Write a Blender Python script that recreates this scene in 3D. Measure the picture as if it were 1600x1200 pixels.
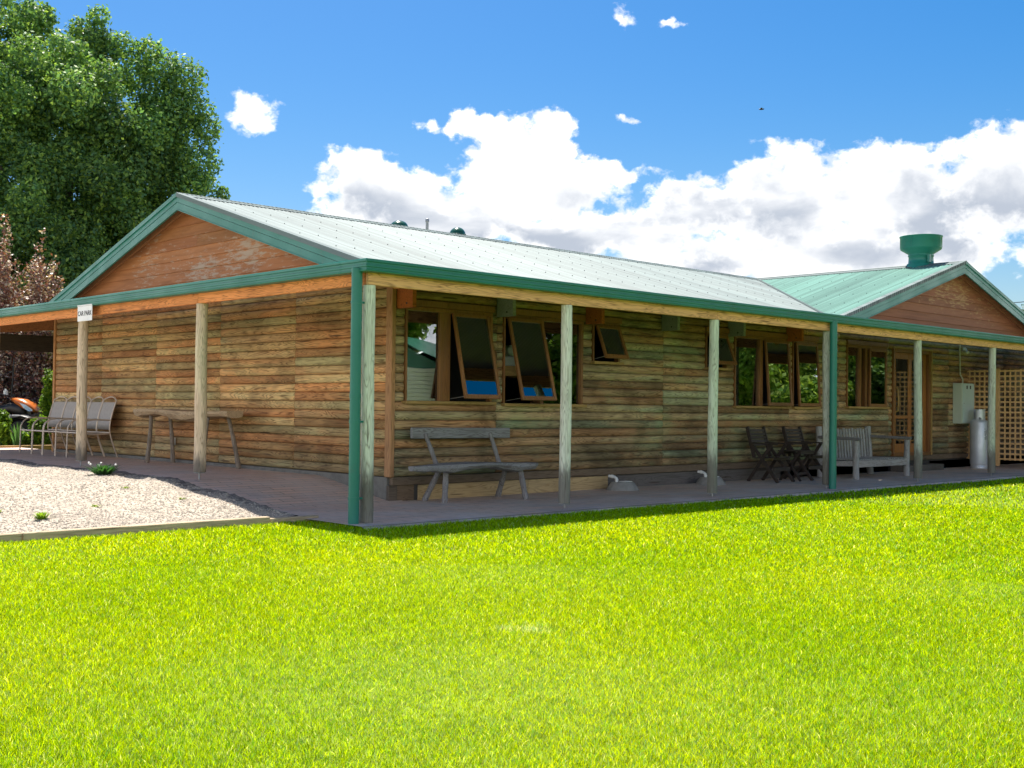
import bpy, bmesh, math, random
import numpy as np
from mathutils import Vector, Matrix
rad = math.radians
random.seed(7)
scene = bpy.context.scene
for o in list(bpy.data.objects): bpy.data.objects.remove(o)

# ------------------------------------------------------------------ camera
cd = bpy.data.cameras.new('camera'); cam = bpy.data.objects.new('camera', cd)
scene.collection.objects.link(cam)
Rv = Vector((0.721025, -0.692805, 0.012037)); Uv = Vector((-0.021986, -0.005511, 0.999743)); Fv = Vector((0.692561, 0.721104, 0.019206))
CAM = Vector((-7.0231, -9.4174, 1.1928))
cam.matrix_world = Matrix(((Rv.x, Uv.x, -Fv.x, CAM.x), (Rv.y, Uv.y, -Fv.y, CAM.y), (Rv.z, Uv.z, -Fv.z, CAM.z), (0, 0, 0, 1)))
cd.sensor_width = 36; cd.lens = 40.787; cd.clip_start = 0.1; cd.clip_end = 6000
scene.camera = cam

# ------------------------------------------------------------------ light
SUN = Vector((0.160, 0.364, 0.918)).normalized()
SUN_EL = math.asin(SUN.z); SUN_ROT = math.atan2(SUN.x, SUN.y)
ld = bpy.data.lights.new('sun', 'SUN'); ld.energy = 5.0; ld.angle = rad(0.55); ld.color = (1.0, 0.955, 0.88)
sun = bpy.data.objects.new('sun', ld); scene.collection.objects.link(sun)
sun.rotation_euler = SUN.to_track_quat('Z', 'Y').to_euler(); sun.location = (0, 0, 30)
scene.view_settings.view_transform = 'Standard'; scene.view_settings.look = 'None'
scene.view_settings.gamma = 1; scene.view_settings.exposure = 1.25
scene.view_settings.use_curve_mapping = False
SKY_STRENGTH = 0.062

class NT:
    """tiny helper for node trees"""
    def __init__(s, tree): s.t = tree; s.n = tree.nodes; s.l = tree.links
    def add(s, typ, **kw):
        n = s.n.new(typ)
        for k, v in kw.items(): setattr(n, k, v)
        return n
    def link(s, a, b): s.l.new(a, b)
    def put(s, sock, v):
        if hasattr(v, 'is_output') or isinstance(v, bpy.types.NodeSocket): s.l.new(v, sock)
        else: sock.default_value = v
    def math(s, op, a, b=0.0, c=None, clamp=False):
        n = s.add('ShaderNodeMath', operation=op); n.use_clamp = clamp
        s.put(n.inputs[0], a); s.put(n.inputs[1], b)
        if c is not None: s.put(n.inputs[2], c)
        return n.outputs[0]
    def mix(s, f, a, b, blend='MIX'):
        n = s.add('ShaderNodeMix', data_type='RGBA', blend_type=blend)
        s.put(n.inputs[0], f); s.put(n.inputs[6], col(a)); s.put(n.inputs[7], col(b))
        return n.outputs[2]
    def noise(s, vec, scale=5, detail=4, rough=0.55, dist=0.0):
        n = s.add('ShaderNodeTexNoise'); s.l.new(vec, n.inputs['Vector'])
        n.inputs['Scale'].default_value = scale; n.inputs['Detail'].default_value = detail
        n.inputs['Roughness'].default_value = rough; n.inputs['Distortion'].default_value = dist
        return n.outputs[0]
    def ramp(s, f, lo, hi, a=0.0, b=1.0, smooth=True):
        n = s.add('ShaderNodeMapRange'); n.interpolation_type = 'SMOOTHSTEP' if smooth else 'LINEAR'
        s.put(n.inputs[0], f); s.put(n.inputs[1], lo); s.put(n.inputs[2], hi); s.put(n.inputs[3], a); s.put(n.inputs[4], b)
        return n.outputs[0]
    def vscale(s, vec, sc):
        n = s.add('ShaderNodeVectorMath', operation='MULTIPLY'); s.l.new(vec, n.inputs[0]); n.inputs[1].default_value = sc
        return n.outputs[0]
    def vadd(s, a, b):
        n = s.add('ShaderNodeVectorMath', operation='ADD'); s.put(n.inputs[0], a); s.put(n.inputs[1], b)
        return n.outputs[0]
def col(c):
    if isinstance(c, (tuple, list)) and len(c) == 3: return (c[0], c[1], c[2], 1.0)
    return c

# ------------------------------------------------------------------ sky with clouds
world = bpy.data.worlds.new('World'); scene.world = world; world.use_nodes = True
w = NT(world.node_tree); w.n.clear()
sky = w.add('ShaderNodeTexSky', sky_type='NISHITA'); sky.sun_disc = False
sky.sun_elevation = SUN_EL; sky.sun_rotation = SUN_ROT
sky.air_density = 1.0; sky.dust_density = 1.8; sky.ozone_density = 2.2; sky.altitude = 300
tc = w.add('ShaderNodeTexCoord'); dirv = tc.outputs['Generated']
sep = w.add('ShaderNodeSeparateXYZ'); w.link(dirv, sep.inputs[0])
# clouds are laid out in azimuth / elevation; noise breaks their outline
nv = w.add('ShaderNodeTexNoise'); w.link(dirv, nv.inputs['Vector']); nv.inputs['Scale'].default_value = 14; nv.inputs['Detail'].default_value = 3
sepn = w.add('ShaderNodeSeparateColor'); w.link(nv.outputs['Color'], sepn.inputs[0])
nv2 = w.add('ShaderNodeTexNoise'); w.link(dirv, nv2.inputs['Vector']); nv2.inputs['Scale'].default_value = 48; nv2.inputs['Detail'].default_value = 6
sepm = w.add('ShaderNodeSeparateColor'); w.link(nv2.outputs['Color'], sepm.inputs[0])
AZ = w.math('ADD', w.math('ARCTAN2', sep.outputs[1], sep.outputs[0]), w.math('ADD', w.math('MULTIPLY', w.math('SUBTRACT', sepn.outputs[0], 0.5), 0.05), w.math('MULTIPLY', w.math('SUBTRACT', sepm.outputs[0], 0.5), 0.045)))
EL = w.math('ADD', w.math('ARCSINE', sep.outputs[2]), w.math('ADD', w.math('MULTIPLY', w.math('SUBTRACT', sepn.outputs[1], 0.5), 0.03), w.math('MULTIPLY', w.math('SUBTRACT', sepm.outputs[1], 0.5), 0.035)))
BLOBS = [(0.9314, 0.1803, 0.0486, 0.0351, 1), (0.8903, 0.1762, 0.0489, 0.0326, 1), (0.8079, 0.2099, 0.0569, 0.0433, 1), (0.8249, 0.2361, 0.0323, 0.0205, 1),
         (0.7749, 0.2287, 0.027, 0.0226, 1), (0.7332, 0.1996, 0.0514, 0.0153, 1), (0.7689, 0.1835, 0.0653, 0.0326, 1), (0.8625, 0.1553, 0.1037, 0.0246, 1),
         (0.6428, 0.1668, 0.0592, 0.0334, 1), (0.5737, 0.1706, 0.0796, 0.0451, 1), (0.4867, 0.1727, 0.0932, 0.0522, 1), (0.4091, 0.1788, 0.0754, 0.0527, 1),
         (0.345, 0.1794, 0.083, 0.0587, 1), (0.5371, 0.1277, 0.2115, 0.0291, 1), (0.8747, 0.2377, 0.030, 0.014, .34), (1.0317, 0.2393, 0.050, 0.038, .36),
         (0.7061, 0.2416, 0.026, 0.012, .62), (0.7125, 0.3236, 0.034, 0.028, .08), (0.6632, 0.3164, 0.032, 0.014, .10), (0.7409, 0.1486, 0.1365, 0.0218, 1)]
field = None
for a, e, ra, re, k in BLOBS:
    dx = w.math('MULTIPLY', w.math('SUBTRACT', AZ, a), 1 / ra); dy = w.math('MULTIPLY', w.math('SUBTRACT', EL, e), 1 / re)
    r2 = w.math('ADD', w.math('MULTIPLY', dx, dx), w.math('MULTIPLY', dy, dy))
    f = w.math('SUBTRACT', k, w.math('POWER', r2, 0.6))
    if field is None: field = f
    else: field = w.math('SMOOTH_MAX', field, f, 0.25)
# unseen cloud banks added outside the view for fill light and reflections
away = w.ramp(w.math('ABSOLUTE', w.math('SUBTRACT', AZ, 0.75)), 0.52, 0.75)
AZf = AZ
fill_bank = w.math('SUBTRACT', w.math('MULTIPLY', w.noise(w.vscale(dirv, (1, 1, 2.4)), 2.2, 3, .5), 3.2), 1.25)
fill_bank = w.math('SUBTRACT', fill_bank, w.ramp(EL, 0.30, 0.46, 0, 3))
fill_bank = w.math('SUBTRACT', w.math('MULTIPLY', away, w.math('ADD', fill_bank, 3)), 3)
field = w.math('MAXIMUM', field, fill_bank)
field = w.math('MAXIMUM', field, -1.2)
nA = w.noise(w.vscale(dirv, (1, 1, 1.5)), 20, 12, 0.58)
up = w.vadd(dirv, (0.004, 0.010, 0.022))
nB = w.noise(w.vscale(up, (1, 1, 1.5)), 20, 6, 0.5)
dens = w.math('ADD', w.math('MULTIPLY', field, 0.70), w.math('ADD', w.math('MULTIPLY', w.math('SUBTRACT', nA, 0.5), 1.25), w.math('MULTIPLY', w.math('SUBTRACT', w.noise(w.vscale(dirv, (1, 1, 1.3)), 75, 8, 0.6, .4), 0.5), 0.50)))
alpha = w.ramp(dens, 0.0, 0.26)
relief = w.math('ADD', 0.62, w.math('MULTIPLY', w.math('SUBTRACT', nA, nB), 2.2), clamp=True)
nL = w.noise(w.vscale(dirv, (1, 1, 2.6)), 6.5, 6, 0.48, 0.2)
under = w.ramp(nL, 0.32, 0.56)                        # broad grey undersides
low = w.ramp(EL, 0.215, 0.165)
thick = w.ramp(dens, 0.1, 0.6)
shade = w.math('MULTIPLY', w.math('MULTIPLY', under, low), thick)
lit = w.math('MULTIPLY', w.math('SUBTRACT', 1.0, w.math('MULTIPLY', shade, 1.0)), w.ramp(relief, 0.2, 0.75, 0.55, 1.0), clamp=True)
lit = w.math('MAXIMUM', lit, w.ramp(dens, 0.35, 0.0))
ccol = w.mix(lit, (0.37, 0.41, 0.48), (1.0, 0.99, 0.97))
bgc = w.add('ShaderNodeBackground'); w.link(ccol, bgc.inputs[0]); w.link(w.math('ADD', 0.62, w.math('MULTIPLY', away, 0.80)), bgc.inputs[1])   # the added banks are brightened to light the shaded walls
hs = w.add('ShaderNodeHueSaturation'); hs.inputs['Saturation'].default_value = 1.62; hs.inputs['Value'].default_value = 1.0; w.link(sky.outputs[0], hs.inputs['Color'])
bgs = w.add('ShaderNodeBackground'); w.link(hs.outputs[0], bgs.inputs[0]); bgs.inputs[1].default_value = SKY_STRENGTH
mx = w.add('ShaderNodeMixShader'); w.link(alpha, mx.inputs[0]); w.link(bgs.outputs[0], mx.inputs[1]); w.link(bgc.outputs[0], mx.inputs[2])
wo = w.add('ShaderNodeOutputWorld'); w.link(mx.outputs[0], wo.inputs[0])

# ------------------------------------------------------------------ mesh helper
COL = scene.collection
class MB:
    def __init__(s): s.v = []; s.f = []; s.m = []; s.c = []; s.sm = []
    def add(s, vs, fs, mat=0, tint=(1, 1, 1, 0), smooth=False):
        b = len(s.v); s.v += [tuple(v) for v in vs]
        for f in fs: s.f.append(tuple(i + b for i in f)); s.m.append(mat); s.c.append(tint); s.sm.append(smooth)
    def box(s, a, b, mat=0, tint=(1, 1, 1, 0), rot=None, org=None):
        x0, y0, z0 = a; x1, y1, z1 = b
        if x0 > x1: x0, x1 = x1, x0
        if y0 > y1: y0, y1 = y1, y0
        if z0 > z1: z0, z1 = z1, z0
        vs = [Vector(p) for p in [(x0, y0, z0), (x1, y0, z0), (x1, y1, z0), (x0, y1, z0), (x0, y0, z1), (x1, y0, z1), (x1, y1, z1), (x0, y1, z1)]]
        if rot is not None:
            o = Vector(org) if org is not None else Vector(((x0 + x1) / 2, (y0 + y1) / 2, (z0 + z1) / 2))
            vs = [rot @ (v - o) + o for v in vs]
        s.add(vs, [(0, 3, 2, 1), (4, 5, 6, 7), (0, 1, 5, 4), (1, 2, 6, 5), (2, 3, 7, 6), (3, 0, 4, 7)], mat, tint)
    def bar(s, p, q, w, h, up=(0, 0, 1), mat=0, tint=(1, 1, 1, 0)):
        """rectangular bar from p to q; w across, h along up"""
        p = Vector(p); q = Vector(q); d = (q - p).normalized(); u = Vector(up); x = d.cross(u)
        if x.length < 1e-5: x = d.cross(Vector((1, 0, 0)))
        x.normalize(); u = x.cross(d).normalized()
        vs = []
        for c in (p, q):
            for a, b in ((-1, -1), (1, -1), (1, 1), (-1, 1)): vs.append(c + x * a * w / 2 + u * b * h / 2)
        s.add(vs, [(0, 1, 2, 3), (7, 6, 5, 4), (0, 4, 5, 1), (1, 5, 6, 2), (2, 6, 7, 3), (3, 7, 4, 0)], mat, tint)
    def tube(s, pts, rs, n=10, mat=0, tint=(1, 1, 1, 0), cap=True, smooth=True, wob=0.0):
        pts = [Vector(p) for p in pts]
        if not isinstance(rs, (list, tuple)): rs = [rs] * len(pts)
        prev = None; rings = []
        for i, p in enumerate(pts):
            if i == 0: t = pts[1] - pts[0]
            elif i == len(pts) - 1: t = pts[-1] - pts[-2]
            else: t = (pts[i + 1] - p).normalized() + (p - pts[i - 1]).normalized()
            t.normalize()
            if prev is None:
                a = Vector((0, 0, 1)) if abs(t.z) < 0.9 else Vector((1, 0, 0)); x = t.cross(a).normalized()
            else: x = (prev - t * prev.dot(t)).normalized()
            prev = x; y = t.cross(x)
            ring = []
            for k in range(n):
                an = 2 * math.pi * k / n; r = rs[i] * (1 + wob * (random.random() - .5))
                ring.append(p + x * math.cos(an) * r + y * math.sin(an) * r)
            rings.append(ring)
        vs = [v for r in rings for v in r]; fs = []
        for i in range(len(rings) - 1):
            for k in range(n):
                k2 = (k + 1) % n; fs.append((i * n + k, i * n + k2, (i + 1) * n + k2, (i + 1) * n + k))
        s.add(vs, fs, mat, tint, smooth)
        if cap:
            s.add(rings[0], [tuple(range(n))[::-1]], mat, tint); s.add(rings[-1], [tuple(range(n))], mat, tint)
    def lathe(s, c, prof, n=24, mat=0, tint=(1, 1, 1, 0), smooth=True):
        c = Vector(c); vs = []; fs = []
        for r, z in prof:
            for k in range(n):
                a = 2 * math.pi * k / n; vs.append(c + Vector((r * math.cos(a), r * math.sin(a), z)))
        for i in range(len(prof) - 1):
            for k in range(n):
                k2 = (k + 1) % n; fs.append((i * n + k, i * n + k2, (i + 1) * n + k2, (i + 1) * n + k))
        s.add(vs, fs, mat, tint, smooth)
    def prism(s, poly, off, mat=0, tint=(1, 1, 1, 0)):
        n = len(poly); a = [Vector(p) for p in poly]; b = [p + Vector(off) for p in a]
        fs = [tuple(range(n))[::-1], tuple(range(n, 2 * n))] + [(i, (i + 1) % n, n + (i + 1) % n, n + i) for i in range(n)]
        s.add(a + b, fs, mat, tint)
    def build(s, name, mats, parent=None, bevel=0.0, loc=None, recalc=True):
        me = bpy.data.meshes.new(name); me.from_pydata(s.v, [], s.f)
        if not isinstance(mats, (list, tuple)): mats = [mats]
        for m in mats: me.materials.append(m)
        me.polygons.foreach_set('material_index', s.m); me.polygons.foreach_set('use_smooth', s.sm)
        at = me.attributes.new('tint', 'FLOAT_COLOR', 'FACE'); at.data.foreach_set('color', [x for c in s.c for x in c])
        if recalc or bevel:
            bm = bmesh.new(); bm.from_mesh(me)
            if recalc: bmesh.ops.recalc_face_normals(bm, faces=bm.faces)
            if bevel: bmesh.ops.bevel(bm, geom=[e for e in bm.edges if len(e.link_faces) == 2 and e.calc_face_angle(0) > .7], offset=bevel, segments=1, affect='EDGES', profile=0.5)
            bm.to_mesh(me); bm.free()
        o = bpy.data.objects.new(name, me); COL.objects.link(o)
        if parent: o.parent = parent
        if loc: o.location = loc
        return o
def empty(name, loc=(0, 0, 0), rz=0.0):
    o = bpy.data.objects.new(name, None); COL.objects.link(o); o.location = loc; o.rotation_euler = (0, 0, rz); o.empty_display_size = .2
    return o
def tag(o, label=None, cat=None, group=None, kind=None):
    if label: o['label'] = label
    if cat: o['category'] = cat
    if group: o['group'] = group
    if kind: o['kind'] = kind
    return o
def copy_tree(o, parent=None):
    c = o.copy(); COL.objects.link(c); c.parent = parent
    for ch in [x for x in bpy.data.objects if x.parent is o]: copy_tree(ch, c)
    return c
def bulk(name, verts, nper, mat, tints=None, parent=None, loops=None):
    """numpy mesh of separate faces, nper verts per face"""
    nf = len(verts) // nper; me = bpy.data.meshes.new(name)
    me.vertices.add(len(verts)); me.vertices.foreach_set('co', verts.astype(np.float32).ravel())
    me.loops.add(nf * nper); me.loops.foreach_set('vertex_index', np.arange(nf * nper, dtype=np.int32))
    me.polygons.add(nf); me.polygons.foreach_set('loop_start', np.arange(0, nf * nper, nper, dtype=np.int32))
    me.materials.append(mat)
    if tints is not None:
        at = me.attributes.new('tint', 'FLOAT_COLOR', 'FACE'); at.data.foreach_set('color', tints.astype(np.float32).ravel())
    me.update(calc_edges=True); me.validate()
    o = bpy.data.objects.new(name, me); COL.objects.link(o)
    if parent: o.parent = parent
    return o

# ------------------------------------------------------------------ materials
def newmat(name):
    m = bpy.data.materials.new(name); m.use_nodes = True; t = NT(m.node_tree)
    return m, t, t.n['Principled BSDF']
def bump(t, h, dist=0.01, strength=0.6):
    b = t.add('ShaderNodeBump'); b.inputs['Distance'].default_value = dist; b.inputs['Strength'].default_value = strength
    t.put(b.inputs['Height'], h); return b.outputs[0]
def objco(t, seeded=True):
    tc = t.add('ShaderNodeTexCoord'); v = tc.outputs['Object']
    if seeded:
        at = t.add('ShaderNodeAttribute'); at.attribute_name = 'tint'
        cb = t.add('ShaderNodeCombineXYZ'); k = t.math('MULTIPLY', at.outputs['Alpha'], 31.7)
        for i in range(3): t.link(k, cb.inputs[i])
        v = t.vadd(v, cb.outputs[0]); return v, at.outputs['Color']
    return v, None
def wood(name, base, axis='x', rough=0.75, foot=None, contrast=0.5, stain=None, mottle=None, grime=0, grain=1.0, knots=0.6, dark=(0.35, 0.3, 0.26), bumpd=0.004):
    m, t, p = newmat(name); v, tint = objco(t)
    along, across = 1.6 * grain, 22.0 * grain
    sc = {'x': (along, across, across), 'y': (across, along, across), 'z': (across, across, along)}[axis]
    g1 = t.noise(t.vscale(v, sc), 1.0, 5, .6, 1.4)
    sc2 = tuple(x * 5 for x in sc); g2 = t.noise(t.vscale(v, sc2), 1.0, 3, .6, .3)
    rn = t.noise(t.vscale(v, tuple(x * .45 for x in sc)), 1.0, 2, .5, 1.1)
    ring = t.math('FRACT', t.math('MULTIPLY', rn, 13.0)); ring = t.math('POWER', t.math('ABSOLUTE', t.math('SUBTRACT', t.math('MULTIPLY', ring, 2), 1)), 2.2)
    f = t.math('ADD', t.math('MULTIPLY', g1, 0.50), t.math('MULTIPLY', ring, 0.42)); f = t.math('ADD', f, t.math('MULTIPLY', g2, 0.30))
    f = t.ramp(f, .36, .92)
    base_c = t.mix(1.0, tint, base, 'MULTIPLY')
    if mottle:
        mn = t.noise(t.vscale(v, tuple(x * .14 + .3 for x in sc)), 1.0, 3, .6, .8); base_c = t.mix(1.0, base_c, t.mix(t.ramp(mn, .38, .62), mottle[0], mottle[1]), 'MULTIPLY')
    dk = t.mix(1.0, base_c, dark, 'MULTIPLY')
    c = t.mix(t.math('MULTIPLY', f, contrast), base_c, dk)
    if knots:
        vo = t.add('ShaderNodeTexVoronoi'); t.link(t.vscale(v, tuple(x * .42 for x in sc)), vo.inputs['Vector']); vo.inputs['Scale'].default_value = 1.0
        kn = t.ramp(vo.outputs['Distance'], .13, .07); c = t.mix(t.math('MULTIPLY', kn, knots), c, (0.05, 0.025, 0.012))
    if stain:
        scol, s0, s1, amt = stain
        v2, _ = objco(t, False)
        sn = t.noise(v2, 0.9, 4, .6); c = t.mix(t.math('MULTIPLY', t.ramp(sn, s0, s1), amt), c, t.mix(.5, scol, t.mix(1.0, c, (1.6, 1.8, 1.5), 'MULTIPLY')))
    if foot:                                           # rain splash and rot at the foot of a post
        v3, _ = objco(t, False); sz = t.add('ShaderNodeSeparateXYZ'); t.link(v3, sz.inputs[0])
        zz = t.math('ADD', sz.outputs[2], t.math('MULTIPLY', t.math('SUBTRACT', t.noise(t.vscale(v3, (9, 9, 2)), 1.0, 5, .6), .5), .9))
        c = t.mix(t.math('MULTIPLY', t.ramp(zz, foot[0], foot[1]), .85), c, (.13, .112, .095))
    if grime:
        v4, _ = objco(t, False); gn = t.noise(t.vscale(v4, (.8, .8, 1.4)), 1.3, 6, .62, .5); c = t.mix(t.math('MULTIPLY', t.ramp(gn, .44, .64), grime), c, t.mix(1.0, c, (.36, .33, .31), 'MULTIPLY'))
    blot = t.noise(v, 1.7, 3, .5); c = t.mix(t.math('MULTIPLY', t.ramp(blot, .5, .75), .35), c, t.mix(1.0, c, (.45, .42, .4), 'MULTIPLY'))
    t.link(c, p.inputs['Base Color']); p.inputs['Roughness'].default_value = rough
    p.inputs['Specular IOR Level'].default_value = 0.3
    t.link(bump(t, f, bumpd, .5), p.inputs['Normal'])
    return m
def plain(name, c, rough=0.5, metal=0.0, var=0.15, scale=3.0, spec=0.5, dirt=None, bmp=0.0):
    m, t, p = newmat(name); v, tint = objco(t, True); v2, _ = objco(t, False)
    n = t.noise(v2, scale, 5, .6); cc = t.mix(1.0, tint, c, 'MULTIPLY')
    cc = t.mix(t.math('MULTIPLY', t.ramp(n, .35, .75), var), cc, t.mix(1.0, cc, (.5, .5, .5), 'MULTIPLY'))
    if dirt:
        dcol, amt, dsc = dirt; nd = t.noise(v2, dsc, 8, .7); cc = t.mix(t.math('MULTIPLY', t.ramp(nd, .55, .7), amt), cc, dcol)
    t.link(cc, p.inputs['Base Color']); t.put(p.inputs['Roughness'], t.ramp(n, .3, .7, rough * .85, min(1, rough * 1.15)))
    p.inputs['Metallic'].default_value = metal; p.inputs['Specular IOR Level'].default_value = spec
    if bmp: t.link(bump(t, t.noise(v2, scale * 12, 4, .6), bmp, .6), p.inputs['Normal'])
    return m
LOGL = wood('log_orange', (1, 1, 1), 'y', contrast=.95, grime=.5, dark=(.26, .21, .17), knots=.9, mottle=((1.10, .92, .76), (.93, 1.0, .90)))
LOGR = wood('log_green', (1, 1, 1), 'x', contrast=.95, grime=.65, dark=(.26, .22, .19), knots=.9, stain=((.10, .20, .12), .50, .66, .7), mottle=((1.15, .90, .74), (.92, .97, .9)))
BEAM_L = wood('beam_orange', (.80, .30, .09), 'y', contrast=.85)
BEAM_R = wood('beam_tan', (.80, .43, .195), 'x', contrast=.85)
POST = wood('post_wood', (1, 1, 1), 'z', contrast=.75, grain=1.3, knots=.7, rough=.85, foot=(.66, .36), stain=((.16, .30, .20), .5, .7, .4), bumpd=.006)
FRAME = wood('frame_timber', (.24, .105, .035), 'z', contrast=.55, rough=.45, knots=0)
SILL = wood('sill_timber', (.40, .25, .09), 'x', contrast=.5, knots=0)
BOARD = wood('board_dark', (1, 1, 1), 'x', contrast=.6)
GREY = wood('weathered_grey', (1, 1, 1), 'x', contrast=.8, grain=1.6, knots=.5, rough=.9)
GREYZ = wood('weathered_grey_upright', (1, 1, 1), 'z', contrast=.8, grain=1.6, knots=.4, rough=.9)
DARKW = wood('dark_stained_wood', (.045, .033, .028), 'x', contrast=.5, knots=0, rough=.55)
LATT = wood('lattice_timber', (.66, .40, .18), 'z', contrast=.4, knots=0)
GREEN = plain('green_paint', (.022, .180, .135), .40, var=.25, scale=2, spec=.32, dirt=((.09, .15, .11), .4, 4))
ROOFM = None
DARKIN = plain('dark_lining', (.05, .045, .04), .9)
CONC = plain('concrete', (.27, .26, .24), .9, var=.4, scale=9, bmp=.004)
WHITEP = plain('white_plastic', (.75, .75, .72), .4, var=.1)
METER = plain('meter_enamel', (.50, .56, .46), .4, var=.15)
BRONZE = plain('bronze_frame', (.52, .42, .33), .38, metal=.2, var=.1)
SLING = plain('sling_mesh', (.38, .35, .33), .8, var=.2, scale=20)
STEEL = plain('galvanised', (.32, .32, .32), .45, metal=.5, var=.4, scale=14)
CYLM = plain('cylinder_silver', (.56, .58, .62), .38, metal=.35, var=.25, scale=5)
BLACKP = plain('black_plastic', (.012, .012, .012), .45)
RUBBER = plain('rubber', (.018, .018, .018), .85)
ORANGE = plain('orange_plastic', (.50, .13, .02), .3, var=.1)
SIGNW = plain('sign_white', (.78, .77, .74), .4, var=.06)
INK = plain('black_ink', (.012, .012, .012), .6)
MATT = plain('mattress', (.5, .5, .5), .9); PILL = plain('pillow_cloth', (.55, .6, .48), .9); BLUE = plain('blue_bedding', (.06, .11, .32), .9)
CURT = plain('curtain_cloth', (.10, .055, .03), .9)

def roof_mat(name, c, rough, ax=0):
    m, t, p = newmat(name); v, _ = objco(t, False)
    n = t.noise(v, .8, 5, .6); n2 = t.noise(v, 25, 4, .6)
    cc = t.mix(t.math('MULTIPLY', t.ramp(n, .4, .7), .35), c, tuple(x * .72 for x in c)); cc = t.mix(t.math('MULTIPLY', t.ramp(n2, .55, .75), .2), cc, (.20, .24, .21))
    # grime in the troughs, painted darker to bring out the ribs; amounts vary
    sx = t.add('ShaderNodeSeparateXYZ'); t.link(v, sx.inputs[0]); u = t.math('DIVIDE', sx.outputs[ax], .0762)
    tri = t.math('ABSOLUTE', t.math('SUBTRACT', t.math('FRACT', u), .5))                    # 0 in the trough
    rnd = t.add('ShaderNodeTexWhiteNoise', noise_dimensions='1D'); t.link(t.math('FLOOR', u), rnd.inputs['W'])
    g = t.math('MULTIPLY', t.ramp(tri, .30, .08), t.ramp(rnd.outputs[0], .0, 1.0, .55, 1.0)); sheet = t.add('ShaderNodeTexWhiteNoise', noise_dimensions='1D'); t.link(t.math('FLOOR', t.math('DIVIDE', u, 10.0)), sheet.inputs['W'])
    cc = t.mix(g, cc, tuple(x * .28 for x in c)); cc = t.mix(1.0, cc, t.mix(sheet.outputs[0], (.88, .88, .88), (1.06, 1.06, 1.06)), 'MULTIPLY')
    rib = t.add('ShaderNodeTexWhiteNoise', noise_dimensions='1D'); t.link(t.math('ADD', t.math('FLOOR', t.math('ADD', u, .5)), 71.3), rib.inputs['W']); cc = t.mix(1.0, cc, t.mix(rib.outputs[0], (.80, .80, .80), (1.18, 1.18, 1.18)), 'MULTIPLY')
    t.link(cc, p.inputs['Base Color']); t.put(p.inputs['Roughness'], t.math('ADD', rough, t.math('MULTIPLY', g, .25))); p.inputs['Specular IOR Level'].default_value = .15
    return m
ROOFM = roof_mat('roof_steel', (.150, .190, .182), .58)  # sun glare put into the colour: whiter, less teal than the cross roof
ROOFC = roof_mat('cross_roof_steel', (.145, .28, .228), .55, 1)
def gable_mat(name, base, worn, amt, ctr):
    m, t, p = newmat(name); v, tint = objco(t); v2, _ = objco(t, False)
    ax = (1.2, 1.2, 14); g = t.noise(t.vscale(v, ax), 1, 5, .6, .8)
    c = t.mix(1.0, tint, base, 'MULTIPLY'); c = t.mix(t.math('MULTIPLY', t.ramp(g, .35, .75), .5), c, t.mix(1.0, c, (.45, .42, .4), 'MULTIPLY'))
    pe = t.noise(t.vscale(v2, (.8, .8, 4.5)), 5.0, 10, .75); big = t.noise(t.vscale(v2, (1, 1, 1.6)), 0.75, 2, .5)
    dv = t.add('ShaderNodeVectorMath', operation='SUBTRACT'); t.link(v2, dv.inputs[0]); dv.inputs[1].default_value = ctr
    ln = t.add('ShaderNodeVectorMath', operation='LENGTH'); t.link(t.vscale(dv.outputs[0], (0 if ctr[0] == 0 else .33, 0 if ctr[1] == 0 else .33, 1.6)), ln.inputs[0])
    k = t.math('ADD', pe, t.math('MULTIPLY', t.math('SUBTRACT', big, .5), .45)); k = t.math('ADD', k, t.ramp(ln.outputs['Value'], 0.0, 1.5, .14, -.14, False))
    c = t.mix(t.math('MULTIPLY', t.ramp(k, .53, .68), amt), c, worn)
    t.link(c, p.inputs['Base Color']); p.inputs['Roughness'].default_value = .7; p.inputs['Specular IOR Level'].default_value = .2
    return m
GABL = gable_mat('gable_boards_orange', (.38, .15, .055), (.45, .36, .27), .75, (0, 6.3, 3.3))
GABR = gable_mat('gable_boards_brown', (.30, .12, .055), (.46, .28, .12), .8, (17.6, 0, 3.6))

def glass_mat():
    m, t, p = newmat('window_glass'); t.n.remove(p); out = t.n['Material Output']
    gl = t.add('ShaderNodeBsdfGlossy'); gl.inputs['Roughness'].default_value = 0.0; gl.inputs['Color'].default_value = (.95, .97, .96, 1)
    tr = t.add('ShaderNodeBsdfTransparent'); tr.inputs['Color'].default_value = (.80, .84, .82, 1)
    lw = t.add('ShaderNodeFresnel'); lw.inputs['IOR'].default_value = 1.52
    f = t.math('ADD', t.math('MULTIPLY', lw.outputs[0], 3.0), 0.07, clamp=True)
    v, _ = objco(t, False); b = bump(t, t.noise(v, 2.2, 1, .5), .0012, .35); t.link(b, gl.inputs['Normal'])
    ms = t.add('ShaderNodeMixShader'); t.link(f, ms.inputs[0]); t.link(tr.outputs[0], ms.inputs[1]); t.link(gl.outputs[0], ms.inputs[2])
    t.link(ms.outputs[0], out.inputs[0]); return m
GLASS = glass_mat()

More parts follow.
